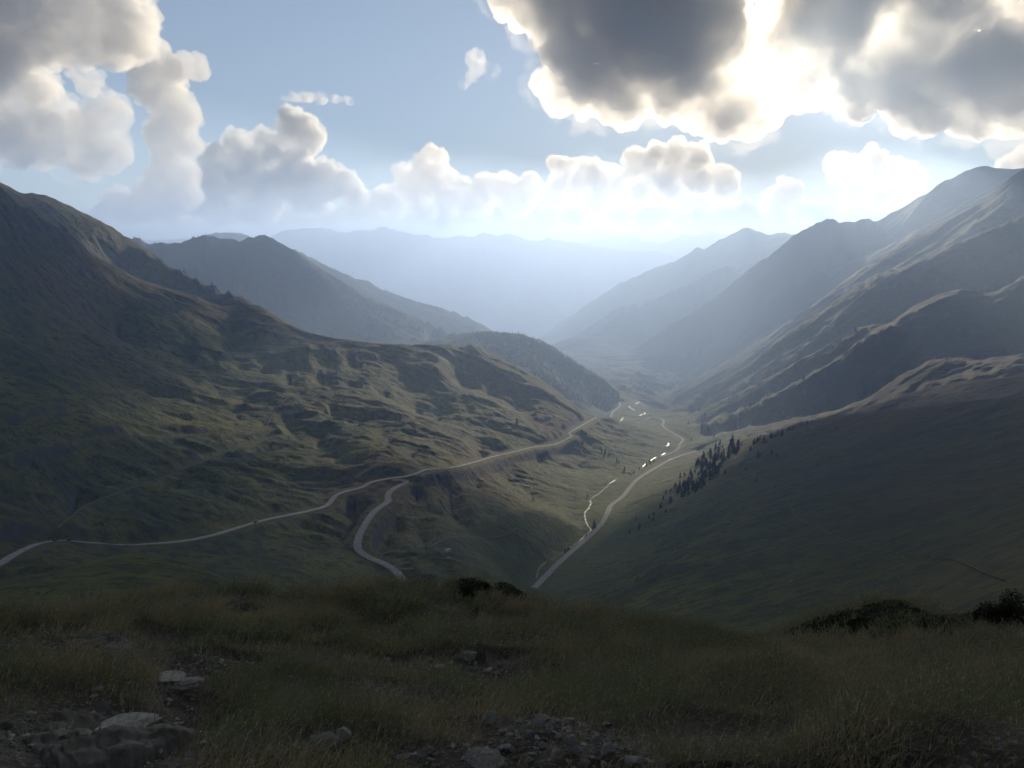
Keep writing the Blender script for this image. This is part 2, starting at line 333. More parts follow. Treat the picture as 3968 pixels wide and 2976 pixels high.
def ground_z(x, y):
    d = math.hypot(x, y); az = math.atan2(x, y)
    ia = min(max((az - AZ[0]) / (AZ[1] - AZ[0]), 0), NA - 1.001); i0 = int(ia); f = ia - i0
    j = int(np.clip(np.searchsorted(DR, d) - 1, 0, ND - 2)); g = min(max((d - DR[j]) / (DR[j + 1] - DR[j]), 0), 1)
    return float((Z[i0, j] * (1 - f) + Z[i0 + 1, j] * f) * (1 - g) + (Z[i0, j + 1] * (1 - f) + Z[i0 + 1, j + 1] * f) * g)
def mesh_obj(name, verts, faces, mat=None, parent=None, smooth=False, label=None, cat=None, group=None, kind=None):
    """link one mesh object; verts (n,3), faces (m,k) array or list"""
    me = bpy.data.meshes.new(name); verts = np.asarray(verts, dtype=np.float32)
    if isinstance(faces, np.ndarray):
        m, k = faces.shape
        me.vertices.add(len(verts)); me.vertices.foreach_set('co', verts.ravel())
        me.loops.add(m * k); me.loops.foreach_set('vertex_index', faces.astype(np.int32).ravel())
        me.polygons.add(m); me.polygons.foreach_set('loop_start', np.arange(0, m * k, k, dtype=np.int32))
        me.polygons.foreach_set('loop_total', np.full(m, k, dtype=np.int32))
        me.update(calc_edges=True)
    else:
        me.from_pydata([tuple(map(float, v)) for v in verts], [], [tuple(f) for f in faces]); me.update()
    if smooth: me.polygons.foreach_set('use_smooth', np.ones(len(me.polygons), dtype=bool))
    if mat: me.materials.append(mat)
    o = bpy.data.objects.new(name, me); col.objects.link(o)
    if parent: o.parent = parent
    for k_, v_ in (('label', label), ('category', cat), ('group', group), ('kind', kind)):
        if v_: o[k_] = v_
    return o
def grid_faces(n, m, wrap=False):
    i, j = np.meshgrid(np.arange(n if wrap else n - 1), np.arange(m - 1), indexing='ij')
    i2 = (i + 1) % n
    return np.stack([i * m + j, i2 * m + j, i2 * m + j + 1, i * m + j + 1], -1).reshape(-1, 4)
def empty(name, loc, rz=0, label=None, cat=None, group=None):
    o = bpy.data.objects.new(name, None); col.objects.link(o); o.location = loc; o.rotation_euler = (0, 0, rz); o.empty_display_size = .3
    for k_, v_ in (('label', label), ('category', cat), ('group', group)):
        if v_: o[k_] = v_
    return o
def new_mat(name):
    m = bpy.data.materials.new(name); m.use_nodes = True; n = NT(m.node_tree); n.n.clear()
    out = n.node('ShaderNodeOutputMaterial'); b = n.node('ShaderNodeBsdfPrincipled'); n.l.new(b.outputs[0], out.inputs[0])
    b.inputs['Roughness'].default_value = .9; b.inputs['Specular IOR Level'].default_value = .25
    return m, n, b
def bump(n, b, height, strength=.5, dist=1.0, prev=None):
    q = n.node('ShaderNodeBump'); q.inputs['Strength'].default_value = strength; q.inputs['Distance'].default_value = dist
    n.put(q.inputs['Height'], height)
    if prev is not None: n.l.new(prev, q.inputs['Normal'])
    n.l.new(q.outputs[0], b.inputs['Normal']); return q.outputs[0]

def mat_terrain():
    m, n, b = new_mat('mountain_grass')
    g = n.node('ShaderNodeNewGeometry'); pos = g.outputs['Position']; nz = n.xyz(g.outputs['True Normal'])[2]
    nzs = n.xyz(g.outputs['Normal'])[2]
    big = n.noise(pos, .0022, 5, .55); mid = n.noise(pos, .013, 6, .6); fine = n.noise(pos, .09, 6, .65); vf = n.noise(pos, .5, 4, .6)
    c = n.mix(n.ramp(mid, .38, .62), rgb(.050, .070, .006), rgb(.140, .142, .010))
    c = n.mix(n.ramp(big, .45, .62), c, rgb(.120, .080, .016))                 # drier, browner swathes
    c = n.mix(n.math('MULTIPLY', n.ramp(fine, .48, .60), .8), c, rgb(.016, .020, .008))   # heather and juniper mats
    c = n.mix(n.math('MULTIPLY', n.ramp(fine, .32, .46, 1, 0), .5), c, rgb(.135, .115, .035))
    c = n.mix(n.math('MULTIPLY', n.ramp(vf, .50, .64), .6), c, rgb(.026, .024, .012))
    xy = n.xyz(pos); heath_shade = n.math('MULTIPLY', n.ramp(n.math('SUBTRACT', xy[0], n.math('MULTIPLY', xy[1], .26)), -10, 120), n.ramp(xy[1], 3000, 2300), clamp=True)
    c = n.mix(n.math('MULTIPLY', heath_shade, n.ramp(mid, .40, .60, .35, .95)), c, n.mix(n.ramp(big, .42, .58), rgb(.026, .030, .013), rgb(.062, .044, .020)))   # bilberry and heather on the right hill; shade painted over the sunlit crests behind
    at = n.node('ShaderNodeAttribute', attribute_name='meadow').outputs['Fac']
    c = n.mix(n.math('MULTIPLY', at, .85), c, n.mix(n.ramp(fine, .4, .65), rgb(.070, .100, .014), rgb(.120, .130, .022)))
    far = n.ramp(n.math('ADD', n.xyz(pos)[1], n.math('MULTIPLY', n.math('SUBTRACT', big, .5), 2600)), 2300, 3100)
    c = n.mix(far, c, n.mix(fine, rgb(.012, .020, .010), rgb(.030, .038, .018)))      # forest beyond the spur, its dark colour also standing in for cloud shade
    rock = n.math('ADD', n.ramp(nz, .66, .50), n.math('MULTIPLY', n.math('SUBTRACT', fine, .5), 1.2), clamp=True)
    rock = n.math('MULTIPLY', n.math('MULTIPLY', rock, n.ramp(nz, .76, .62), clamp=True), n.math('SUBTRACT', 1.0, n.math('MULTIPLY', far, .75)))
    rc = n.mix(fine, rgb(.025, .026, .026), rgb(.085, .083, .078))
    c = n.mix(rock, c, rc)
    n.put(b.inputs['Base Color'], c)
    h = n.math('ADD', n.math('MULTIPLY', n.noise(pos, .055, 7, .68), 9.0), n.math('MULTIPLY', n.noise(pos, .35, 4, .65), 2.2))
    bump(n, b, h, .9, 1.0)
    return m
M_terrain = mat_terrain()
def add_terrain():
    jf = int(np.searchsorted(DR, 8200))
    def piece(name, j0, j1):
        V = np.stack([XX[:, j0:j1], YY[:, j0:j1], Z[:, j0:j1]], -1).reshape(-1, 3)
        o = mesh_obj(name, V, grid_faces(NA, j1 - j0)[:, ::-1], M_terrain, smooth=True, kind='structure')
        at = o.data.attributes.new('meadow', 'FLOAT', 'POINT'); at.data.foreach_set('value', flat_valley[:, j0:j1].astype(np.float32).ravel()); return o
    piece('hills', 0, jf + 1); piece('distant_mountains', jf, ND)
# ---------------------------------------------------------------- clouds: real bodies of vapour, the big one stands before the sun and shades the pass
# (photo column, row, radius in photo pixels, extra distance)
BANK = [
 (2010,-60,110,0),(2090,20,95,0),(2180,-60,150,0),(2230,110,130,0),(2190,230,75,0),(2290,250,110,0),(2210,320,62,0),(2262,345,60,0),(2190,250,80,0),(2370,60,230,100),(2420,240,120,0),(2560,-20,260,300),
 (2560,220,170,0),(2640,330,110,0),(2720,150,150,0),(2730,400,80,0),(2770,300,84,0),(2790,450,70,0),(2860,430,75,0),(2745,20,75,0),(2890,490,40,0),(2700,-100,200,300),(2940,400,56,0),(2985,420,40,0),(2900,440,60,0),(2700,280,90,0),
 (2400,-200,260,300),(2880,-230,120,0),(2790,120,45,0),
 (3120,-60,110,0),(3120,110,140,0),(3090,250,66,0),(3170,240,100,0),(3050,350,56,0),(3110,330,60,0),(3240,60,130,0),(3230,-160,190,200),(3230,330,70,0),(3050,140,40,0),(3300,220,80,0),
 (3380,140,110,0),(3420,280,110,0),(3330,340,80,0),(3480,60,90,0),(3560,200,130,0),(3640,340,120,0),(3530,400,75,0),(3700,130,110,0),(3800,260,150,0),(3920,380,110,0),(3780,410,90,0),(3900,120,90,0),(4020,200,170,0),(3400,-20,90,0),(3560,-60,110,0),(4100,380,160,100),(3460,-200,150,200),(3750,-180,150,200),
 (3500,300,110,100),(3740,260,120,200),(3600,80,100,200),(3880,260,120,200),(2480,120,200,200),(2620,100,200,200),(2300,120,150,200),
 (4250,150,230,200),(4300,400,200,200),(4500,0,300,300),(4700,300,260,200),(3980,-120,110,200),(4200,-250,260,300),
 (2700,-420,330,600),(3150,-400,300,600),(3600,-420,300,600),(4050,-500,330,600),(2250,-420,250,500),(3400,-700,400,900),(2800,-760,400,900),(4300,-800,500,1000)]
LEFT_A = [(40,40,150,0),(190,60,140,0),(330,40,150,0),(440,110,115,0),(500,30,80,0),(120,170,80,0),(430,190,55,0),(300,165,60,0),(-100,60,180,0),(-60,230,110,0)]
LEFT_B = [(20,190,60,0),(30,330,110,0),(150,430,110,0),(60,490,120,0),(220,520,85,0),(330,565,80,0),(420,575,55,0),(370,440,42,0),(440,430,42,0),(150,550,80,0),(-100,400,150,0),(300,480,60,0)]
LEFT_C = [(560,205,60,0),(610,290,85,0),(560,330,50,0),(640,370,65,0),(690,440,60,0),(740,465,40,0),(660,520,62,0),(700,560,50,0),(660,620,60,0),(690,680,50,0),(640,700,55,0),(600,760,60,0),(700,255,34,0),(770,250,26,0),(690,760,60,0)]
LEFT_D = [(290,270,40,0),(345,305,46,0),(370,330,34,0)]
LEFT_E = [(300,640,36,0),(250,665,28,0),(350,665,30,0),(390,672,18,0),(290,690,26,0)]
LENS = [(1100,376,16,0),(1140,374,22,0),(1190,377,25,0),(1245,380,26,0),(1300,382,22,0),(1350,387,20,0),(1400,394,13,0)]
PUFF = [(1840,245,34,0),(1825,290,26,0),(1800,325,14,0),(1850,220,20,0),(1905,290,16,0),(1915,262,9,0)]
FAR_A = [(1150,478,48,0),(1185,535,44,0),(1120,545,34,0),(1210,515,28,0),(920,555,34,0),(960,600,48,0),(1030,560,40,0),(1045,620,56,0),(870,640,56,0),(830,700,60,0),(930,690,70,0),(1050,700,76,0),(1150,630,54,0),(1150,700,70,0),(1250,670,42,0),(1300,710,50,0),(1350,745,36,0),(760,750,60,0),(680,780,60,0),(1200,760,60,0),(1000,790,60,0),(850,790,60,0),(560,800,50,0),(450,790,40,0)]
FAR_B = [(1680,612,30,0),(1665,655,44,0),(1700,700,48,0),(1560,680,24,0),(1600,720,42,0),(1660,760,60,0),(1780,735,38,0),(1740,770,46,0),(1880,740,44,0),(1960,730,36,0),(1840,780,48,0),(1500,790,46,0),(1400,800,40,0),(2000,775,44,0)]
FAR_C = [(2150,655,30,0),(2220,680,52,0),(2300,690,50,0),(2380,720,46,0),(2470,640,44,0),(2560,625,56,0),(2640,590,46,0),(2690,620,46,0),(2700,690,50,0),(2590,700,60,0),(2480,730,46,0),(2300,760,46,0),(2170,740,40,0),(2800,720,46,0),(2060,730,34,0)]
FAR_D = [(3385,612,38,0),(3395,670,44,0),(3330,650,40,0),(3250,650,34,0),(3480,660,38,0),(3530,700,36,0),(3420,730,50,0),(3300,730,40,0),(3040,760,44,0),(3010,800,44,0)]
FAR_E = [(3900,640,30,0),(3960,625,34,0),(4040,640,50,0)]
rsb = np.random.RandomState(12)
FAR_F = [(u + rsb.uniform(-20, 20), 835 + rsb.uniform(-14, 14), rsb.uniform(22, 46), 0) for u in range(350, 3700, 62)]
def _sphere():
    import bmesh
    bm = bmesh.new(); bmesh.ops.create_icosphere(bm, subdivisions=2, radius=1.0)
    v = np.array([tuple(a.co) for a in bm.verts]); f = np.array([[a.index for a in q.verts] for q in bm.faces]); bm.free(); return v, f
SPH_V, SPH_F = _sphere()
def noise3(co, s):
    """gradient noise on an (n,3) array"""
    q = co / s; ip = np.floor(q).astype(np.int64); f = q - ip; w = f * f * f * (f * (f * 6 - 15) + 10)
    out = np.zeros(len(q))
    for a in (0, 1):
        for b in (0, 1):
            for c in (0, 1):
                h = ((ip[:, 0] + a) * 73856093) ^ ((ip[:, 1] + b) * 19349663) ^ ((ip[:, 2] + c) * 83492791)
                h = (h & 0xffffffff); h = ((h ^ (h >> 15)) * 2246822519) & 0xffffffff; h ^= h >> 13
                gx = (h & 1023) / 511.5 - 1; gy = ((h >> 10) & 1023) / 511.5 - 1; gz = ((h >> 20) & 1023) / 511.5 - 1
                g = gx * (f[:, 0] - a) + gy * (f[:, 1] - b) + gz * (f[:, 2] - c)
                out += g * (w[:, 0] if a else 1 - w[:, 0]) * (w[:, 1] if b else 1 - w[:, 1]) * (w[:, 2] if c else 1 - w[:, 2])
    return out * 1.3
def cloud_mat(name, density, aniso, colr=(.99, .99, .99), vary=None, rate=.12):
    m = bpy.data.materials.new(name); m.use_nodes = True; t = NT(m.node_tree); t.n.clear()
    out = t.node('ShaderNodeOutputMaterial'); pv = t.node('ShaderNodeVolumePrincipled')
    pv.inputs['Color'].default_value = rgb(*colr); pv.inputs['Density'].default_value = density; pv.inputs['Anisotropy'].default_value = aniso
    if vary:                                                   # uneven vapour: thick and thin places
        pos = t.node('ShaderNodeNewGeometry').outputs['Position']
        f = t.noise(pos, 1 / vary[0], 4, .6, .4)
        t.put(pv.inputs['Density'], t.math('MULTIPLY', t.ramp(f, vary[1], vary[2], vary[3], 1.0), density)); m.cycles.volume_step_rate = rate
    t.l.new(pv.outputs[0], out.inputs['Volume']); return m
def add_cloud(blobs, D, voxel, mat, amp, seed=5, scale=.95, deep=1.5, sub=9, spread=.85, subr=(.22, .45), flat=1.0):
    """union of billows, voxel-merged, then roughened at several scales (amp in metres for the largest)"""
    rs = np.random.RandomState(seed); C_ = []
    for (u, v, rp, off) in blobs:
        x, y, z = pix_dir(u, v); s = (D + off) / math.hypot(x, y)
        c = np.array((x * s, y * s, EYE + z * s)); r = rp / 2976 * s
        C_.append((c, r * scale, deep, flat))
        for k in range(sub):
            a = rs.normal(size=3); a /= np.linalg.norm(a); rr = r * rs.uniform(*subr)
            C_.append((c + a * r * spread * np.array((1, 1.2, flat)), rr, 1, flat))
    V = np.concatenate([SPH_V * np.array((r, r * f, r * h)) + c for c, r, f, h in C_])
    F = np.concatenate([SPH_F + i * len(SPH_V) for i in range(len(C_))])
    def remesh(V, F, vox):
        o = mesh_obj('tmp', V, F); md = o.modifiers.new('r', 'REMESH'); md.mode = 'VOXEL'; md.voxel_size = vox
        dg = bpy.context.evaluated_depsgraph_get(); m2 = bpy.data.meshes.new_from_object(o.evaluated_get(dg))
        bpy.data.objects.remove(o); return m2
    def displace(m2, f):
        n = len(m2.vertices); co = np.empty(n * 3, np.float32); no = np.empty(n * 3, np.float32)
        m2.vertices.foreach_get('co', co); m2.vertex_normals.foreach_get('vector', no)
        co = co.reshape(-1, 3).astype(float); co += no.reshape(-1, 3) * f(co)[:, None]
        return co
    k = voxel / 24.0
    m2 = remesh(V, F, voxel * 1.15)
    co = displace(m2, lambda c: amp * ((.38 - np.abs(noise3(c, 420 * k))) + .55 * (.35 - np.abs(noise3(c, 160 * k))) + .25 * noise3(c, 80 * k)))
    nq = len(m2.polygons); q = np.empty(nq * 4, np.int32)
    if len(m2.loops) == nq * 4: m2.polygons.foreach_get('vertices', q); q = q.reshape(-1, 4)
    else: q = [tuple(p.vertices) for p in m2.polygons]
    m3 = remesh(co, q, voxel)                                  # merge again, so that the skin never crosses itself
    co = displace(m3, lambda c: amp * (.32 * (.3 - np.abs(noise3(c, 62 * k))) + .16 * (.3 - np.abs(noise3(c, 30 * k)))))
    m2 = m3; m2.vertices.foreach_set('co', co.astype(np.float32).ravel()); m2.update(); n = len(co)
    print('CLOUD', len(blobs), 'verts', n, 'zmin', co[:, 2].min())
    ob = bpy.data.objects.new('cloud', m2); col.objects.link(ob); m2.name = 'cloud'; m2.materials.clear(); m2.materials.append(mat)
    ob['kind'] = 'structure'
    return ob
c_dense = cloud_mat('storm_cloud_vapour', .009, .6, vary=(420, .36, .56, .35))
c_thin = cloud_mat('thin_cloud_vapour', .0017, .45, vary=(380, .42, .62, .02))
c_ragged = cloud_mat('ragged_cloud_vapour', .012, .6, vary=(520, .36, .56, .12))
c_left = cloud_mat('cumulus_vapour', .0060, .3, vary=(420, .34, .54, .30), rate=.3)
c_wisp = cloud_mat('wispy_cloud_vapour', .0050, .4, vary=(260, .42, .62, .03), rate=.5)
c_tower = cloud_mat('tall_cumulus_vapour', .0022, .3)
c_far = cloud_mat('far_cumulus_vapour', .0019, .42, (.95, .955, .96))
BANK += [(2180,365,58,0),(2260,392,60,0),(2340,405,60,0),(2415,415,58,0),(2120,330,50,0)]  # lobes added under the bank's left edge to shade the left mountain face
BANK_DARK = [b for b in BANK if b[0] < 3290 or b[1] < -110 or b[0] > 4150]
BANK_RAGGED = [b for b in BANK if b not in BANK_DARK]
BK = dict(scale=.86, sub=20, subr=(.14, .42), spread=.90)
add_cloud(BANK_DARK, 7000, 20, c_dense, 150, 15, **BK)
add_cloud(BANK_RAGGED, 7000, 20, c_ragged, 170, 19, **BK)
add_cloud([b for b in BANK if b[1] > -130 and b[0] < 4150] + [(2905,90,75,0),(2925,230,85,0),(2935,320,60,0)], 6900, 24, c_thin, 260, seed=8, scale=.98, sub=22, spread=1.1, subr=(.14, .44))  # last three puffs added in the gap to whiten it like glare
CU = dict(scale=.74, sub=42, subr=(.10, .40), spread=.86)
add_cloud(LEFT_A, 9500, 25, c_left, 240, 1, **CU)
add_cloud(LEFT_B, 9800, 25, c_left, 240, 2, **CU)
add_cloud(LEFT_C, 25500, 58, c_tower, 500, 3, **CU)
add_cloud(LEFT_D, 9000, 22, c_wisp, 120, 4, **CU)
add_cloud(LEFT_E, 10000, 22, c_wisp, 120, 6, **CU)
add_cloud(LENS, 10000, 20, c_wisp, 60, 7, deep=3, flat=.62, scale=.8, sub=24, subr=(.12, .4), spread=.95)
add_cloud(PUFF, 8000, 18, c_wisp, 110, 8, **CU)
CF = dict(scale=.62, sub=64, subr=(.08, .36), spread=.98)
c_faint = cloud_mat('faint_cumulus_vapour', .0015, .5)
for k, F_ in enumerate((FAR_A, FAR_B, FAR_C, FAR_D, FAR_E)): add_cloud(F_, 46000, 76, c_far if k == 0 else c_faint, 760, 20 + k, **CF)
add_cloud(FAR_F, 52000, 130, c_far, 600, 31, scale=.8, sub=14)

# added, unseen ceiling of cloud above the pass, out of the frame, put in to dim the sky light
def dimming_ceiling():
    n = 60; X, Y = np.meshgrid(np.linspace(-7500, 7500, n), np.linspace(-7500, 4900, n), indexing='ij')
    r = np.clip(1.25 - np.sqrt((X / 7500) ** 2 + ((Y + 1600) / 5900) ** 2), 0, .5) * 2
    lo_ = 2700 - 250 * fbm(X / 1500, Y / 1500, 611, 3) + 500 * (1 - r); hi = 3300 + 500 * fbm(X / 1200, Y / 1200, 621, 3) - 100 * (1 - r); hi = np.maximum(hi, lo_ + 20)
    V = np.concatenate([np.stack([X, Y, lo_], -1).reshape(-1, 3), np.stack([X, Y, hi], -1).reshape(-1, 3)]); g = grid_faces(n, n); F = [g, g[:, ::-1] + n * n]
    b = list(range(0, n * n, n))[::1]; ring = [i * n for i in range(n)] + [(n - 1) * n + j for j in range(1, n)] + [i * n + n - 1 for i in range(n - 2, -1, -1)] + list(range(n - 2, 0, -1))
    F.append(np.array([(ring[k], ring[(k + 1) % len(ring)], ring[(k + 1) % len(ring)] + n * n, ring[k] + n * n) for k in range(len(ring))]))
    o = mesh_obj('cloud', V, np.vstack(F), cloud_mat('added_overhead_vapour', .005, .5), kind='structure')  # slab added out of view to cut the ambient light
    import bmesh
    bm = bmesh.new(); bm.from_mesh(o.data); bmesh.ops.recalc_face_normals(bm, faces=bm.faces[:]); bm.to_mesh(o.data); bm.free()
dimming_ceiling()
# ---------------------------------------------------------------- roads, tracks, stream: carved into the relief and laid as ribbons
def catmull(p, step):
    p = np.asarray(p, float); q = np.vstack([2 * p[0] - p[1], p, 2 * p[-1] - p[-2]]); out = []
    for i in range(1, len(q) - 2):
        L_ = np.linalg.norm(q[i + 1, :2] - q[i, :2]); n = max(1, int(L_ / step)); t = np.arange(n) / n
        a, b, c, d = q[i - 1], q[i], q[i + 1], q[i + 2]; t = t[:, None]
        out.append(.5 * (2 * b + (c - a) * t + (2 * a - 5 * b + 4 * c - d) * t ** 2 + (3 * b - a - 3 * c + d) * t ** 3))
    out.append(p[-1:]); return np.vstack(out)
def at3(pts):
    r = []
    for (u, v, d) in pts:
        az, t = pix_azt(u, v); r.append((d * math.sin(az), d * math.cos(az), EYE + t * d))
    return np.array(r)
def smooth1(z, n):
    k = np.ones(2 * n + 1) / (2 * n + 1); return np.convolve(np.pad(z, n, mode='edge'), k, 'valid')
ROAD_LEFT = [(-160,2270,435),(0,2185,465),(60,2150,490),(120,2120,515),(180,2102,536),(250,2095,550),(320,2100,557),(400,2110,565),(480,2115,576),(590,2110,595),(700,2100,612),(790,2085,632),(880,2060,655),(985,2027,688),(1080,2005,722),(1180,1985,752),(1265,1962,780),(1300,1922,806),(1340,1905,818),(1400,1893,828),(1440,1868,842),(1510,1856,854),(1600,1842,868),(1640,1822,885),(1700,1817,915),(1760,1811,960),(1830,1794,1040),(1920,1768,1150),(1990,1752,1215),(2060,1735,1290),(2150,1722,1395),(2195,1702,1450),(2215,1690,1480),(2206,1680,1505),(2225,1666,1545),(2265,1643,1660),(2312,1617,1790)]
ROAD_NEAR = [(1590,2330,560),(1572,2276,598),(1556,2243,612),(1529,2211,625),(1480,2181,638),(1426,2162,648),(1393,2135,660),(1385,2108,672),(1396,2070,696),(1420,2026,724),(1447,1988,752),(1480,1961,775),(1504,1945,790),(1503,1922,805),(1516,1901,820),(1547,1884,838),(1574,1872,850),(1562,1862,858),(1520,1859,858)]
ROAD_VALLEY = [(2060,2290,705),(2108,2241,745),(2179,2170,815),(2260,2100,885),(2325,2040,945),(2353,1991,1000),(2369,1959,1055),(2412,1926,1115),(2434,1899,1165),(2467,1861,1240),(2515,1829,1330),(2586,1788,1470),(2640,1766,1560),(2700,1748,1640)]
ROAD_BEND = [(2560,1771,1545),(2600,1757,1600),(2628,1740,1665),(2633,1722,1720),(2646,1704,1790),(2624,1688,1860),(2586,1666,1950),(2567,1650,2020),(2572,1636,2090),(2560,1622,2160),(2521,1617,2190),(2499,1628,2140),(2461,1640,2090)]
ROAD_LOW = [(2366,1622,2110),(2372,1600,2250),(2385,1587,2370),(2402,1574,2500),(2401,1558,2640)]
TRACKS = [([(-120,1800,640),(0,1771,662),(70,1744,690),(163,1725,735),(244,1714,765),(347,1703,805),(488,1692,860),(700,1689,935),(850,1682,975),(960,1672,1010),(1070,1664,1040)], 2.4),
          ([(1078,1685,1025),(1004,1714,985),(895,1744,925),(760,1798,855),(651,1842,780),(515,1890,715),(407,1928,668),(330,1965,640),(260,2015,590),(225,2040,570)], 2.2),
          ([(-100,1705,760),(0,1672,782),(87,1645,805),(190,1617,850),(330,1588,900)], 1.8)]
def ribbon_pts(pts, step=3.0, sm=5):
    c = catmull(at3(pts), step); c[:, 2] = smooth1(c[:, 2], sm); return c
def carve(c, half, fall):
    """bring the relief to the level of the line c, sloping back to the natural ground over `fall` metres"""
    daz = AZ[1] - AZ[0]
    best = {}
    W_ = np.zeros_like(Z); S_ = np.zeros_like(Z)
    for x, y, z in c[::1]:
        d = math.hypot(x, y); az = math.atan2(x, y); R_ = half + fall
        i0 = int((az - R_ / d - AZ[0]) / daz); i1 = int((az + R_ / d - AZ[0]) / daz) + 2
        j0 = int(np.searchsorted(DR, d - R_)); j1 = int(np.searchsorted(DR, d + R_)) + 1
        i0, i1 = max(i0, 0), min(i1, NA)
        if i0 >= i1: continue
        q = np.hypot(XX[i0:i1, j0:j1] - x, YY[i0:i1, j0:j1] - y)
        w = np.exp(-(q / 4.0) ** 2) + 1e-9 * np.exp(-q / 8)
        W_[i0:i1, j0:j1] += w; S_[i0:i1, j0:j1] += w * z
        k = np.clip((R_ - q) / fall, 0, 1); k = k * k * (3 - 2 * k)
        M_[i0:i1, j0:j1] = np.maximum(M_[i0:i1, j0:j1], k)
    ok = (W_ > 0) & (M_ > 0)
    Z[ok] = Z[ok] * (1 - M_[ok]) + (S_[ok] / W_[ok]) * M_[ok]
    M_[:] = 0
M_ = np.zeros_like(Z)
def ribbon_mesh(c, w, lift=.35, off=0.0):
    t = np.gradient(c[:, :2], axis=0); t /= np.linalg.norm(t, axis=1)[:, None] + 1e-9
    nrm = np.stack([-t[:, 1], t[:, 0]], 1)
    w = np.broadcast_to(np.asarray(w, float), (len(c),))
    Lr = np.column_stack([c[:, :2] + nrm * (off + w / 2)[:, None], c[:, 2] + lift]); Rr = np.column_stack([c[:, :2] + nrm * (off - w / 2)[:, None], c[:, 2] + lift])
    V = np.stack([Lr, Rr], 1).reshape(-1, 3); n = len(c)
    i = np.arange(n - 1) * 2
    return V, np.stack([i, i + 1, i + 3, i + 2], -1)
def mat_road(name, a, b_, rough=.75):
    m, n, b = new_mat(name); g = n.node('ShaderNodeNewGeometry').outputs['Position']
    f = n.noise(g, .35, 5, .65)
    n.put(b.inputs['Base Color'], n.mix(n.ramp(f, .35, .65), rgb(*a), rgb(*b_))); b.inputs['Roughness'].default_value = rough; b.inputs['Specular IOR Level'].default_value = .12
    bump(n, b, n.noise(g, 3.0, 3, .6), .3, .05); return m
M_asphalt = mat_road('asphalt', (.27,.26,.235), (.38,.365,.33), .95); M_dirt = mat_road('dirt', (.11,.097,.07), (.17,.15,.115), .95)
roads = []
for pts, w in ((ROAD_LEFT, 5.6), (ROAD_NEAR, 6.6), (ROAD_VALLEY, 6.6), (ROAD_BEND, 6.6), (ROAD_LOW, 6.6)):
    c = ribbon_pts(pts); carve(c, 5.5, 16 if pts is not ROAD_VALLEY else 24); roads.append((c, w))
tracks = []
for pts, w in TRACKS:
    c = ribbon_pts(pts, 3.0, 8); carve(c, 2.5, 8); tracks.append((c, w))
carve(roads[0][0], 6.5, 14); carve(roads[1][0], 5.5, 12)
T = (Z - EYE) / D2
def drape(pts, step=4.0, sm=2, dmin=150):
    a = np.array([hit(u, v, dmin) for u, v in pts]); c = catmull(a, step)
    c[:, 2] = [ground_z(x, y) for x, y in c[:, :2]]; c[:, 2] = smooth1(c[:, 2], sm); return c
# the brook, in the pieces that show between its banks
BROOK = [[(2080,2240),(2082,2222),(2089,2204),(2102,2190),(2116,2180)],[(2249,2095),(2258,2086),(2268,2074)],[(2286,2062),(2290,2052),(2279,2040),(2272,2026),(2268,2012),(2266,1994),(2270,1982),(2279,1974),(2285,1962),(2290,1950),(2286,1941)],
 [(2361,1877),(2370,1869),(2383,1861)],[(2491,1809),(2498,1802),(2505,1797)],[(2520,1786),(2532,1778),(2543,1773)],[(2564,1764),(2572,1760),(2577,1756)],[(2584,1729),(2591,1722),(2588,1716)],
 [(2402,1633),(2410,1626),(2420,1623),(2444,1621)],[(2478,1611),(2488,1606),(2499,1605),(2496,1598)],[(2459,1590),(2448,1584),(2440,1579),(2437,1573)],[(2460,1566),(2470,1562),(2478,1557)],[(2390,1544),(2396,1539),(2402,1533)],[(2405,1513),(2409,1518),(2411,1516)],[(2376,1503),(2381,1497)]]
brooks = []
for k, seg in enumerate(BROOK):
    d0 = hit(*seg[0])
    c = drape(seg, 2.5, 2); wob = 1 + .35 * np.sin(np.arange(len(c)) * .9) + .25 * np.sin(np.arange(len(c)) * 2.3 + 1)
    brooks.append((c, (1.7 if k < 4 else 2.1 if k < 8 else 2.8) * wob))
allb = [q for k in range(4) for q in BROOK[k]]
c = drape(allb, 3.0, 3); brooks.append((c, .45 + .3 * np.sin(np.arange(len(c)) * .7) ** 2))
add_terrain()
def join(parts):
    V, F, n = [], [], 0
    for v, f in parts: V.append(v); F.append(f + n); n += len(v)
    return np.vstack(V), np.vstack(F)
V, F = join([ribbon_mesh(c, w, .6) for c, w in roads]); mesh_obj('road', V, F, M_asphalt, kind='structure', smooth=True)
V, F = join([ribbon_mesh(c, w * 1.3, .12) for c, w in roads]); mesh_obj('road_verge', V, F, M_dirt, kind='structure', smooth=True)
tr = [ribbon_mesh(c, w, .3) for c, w in tracks]
for pts, w in (([(1675,2113),(1724,2086),(1849,2083),(1968,2070),(2000,2048)], 2.6),([(3044,1934),(3074,1982),(3122,2024),(3182,2048),(3242,2082),(3303,2103),(3363,2121),(3604,2163),(3725,2181),(3815,2223),(3930,2259)], .55),([(3028,1500),(3019,1548),(3028,1584),(3034,1605),(3013,1608)], 4.0),([(2860,1578),(2863,1608),(2860,1633),(2872,1666)], 4.0),([(2860,1578),(2900,1584),(2941,1593)], 3.5),([(1020,1660),(1060,1600),(1140,1530),(1180,1505)], 3.0),([(1520,1855),(1480,1838),(1430,1818)], 3.0),([(1527,2202),(1600,2203),(1680,2190)], 4.0)):
    tr.append(ribbon_mesh(drape(pts, 3.0, 3), w, .3))
V, F = join(tr); mesh_obj('path', V, F, M_dirt, kind='structure', smooth=True)
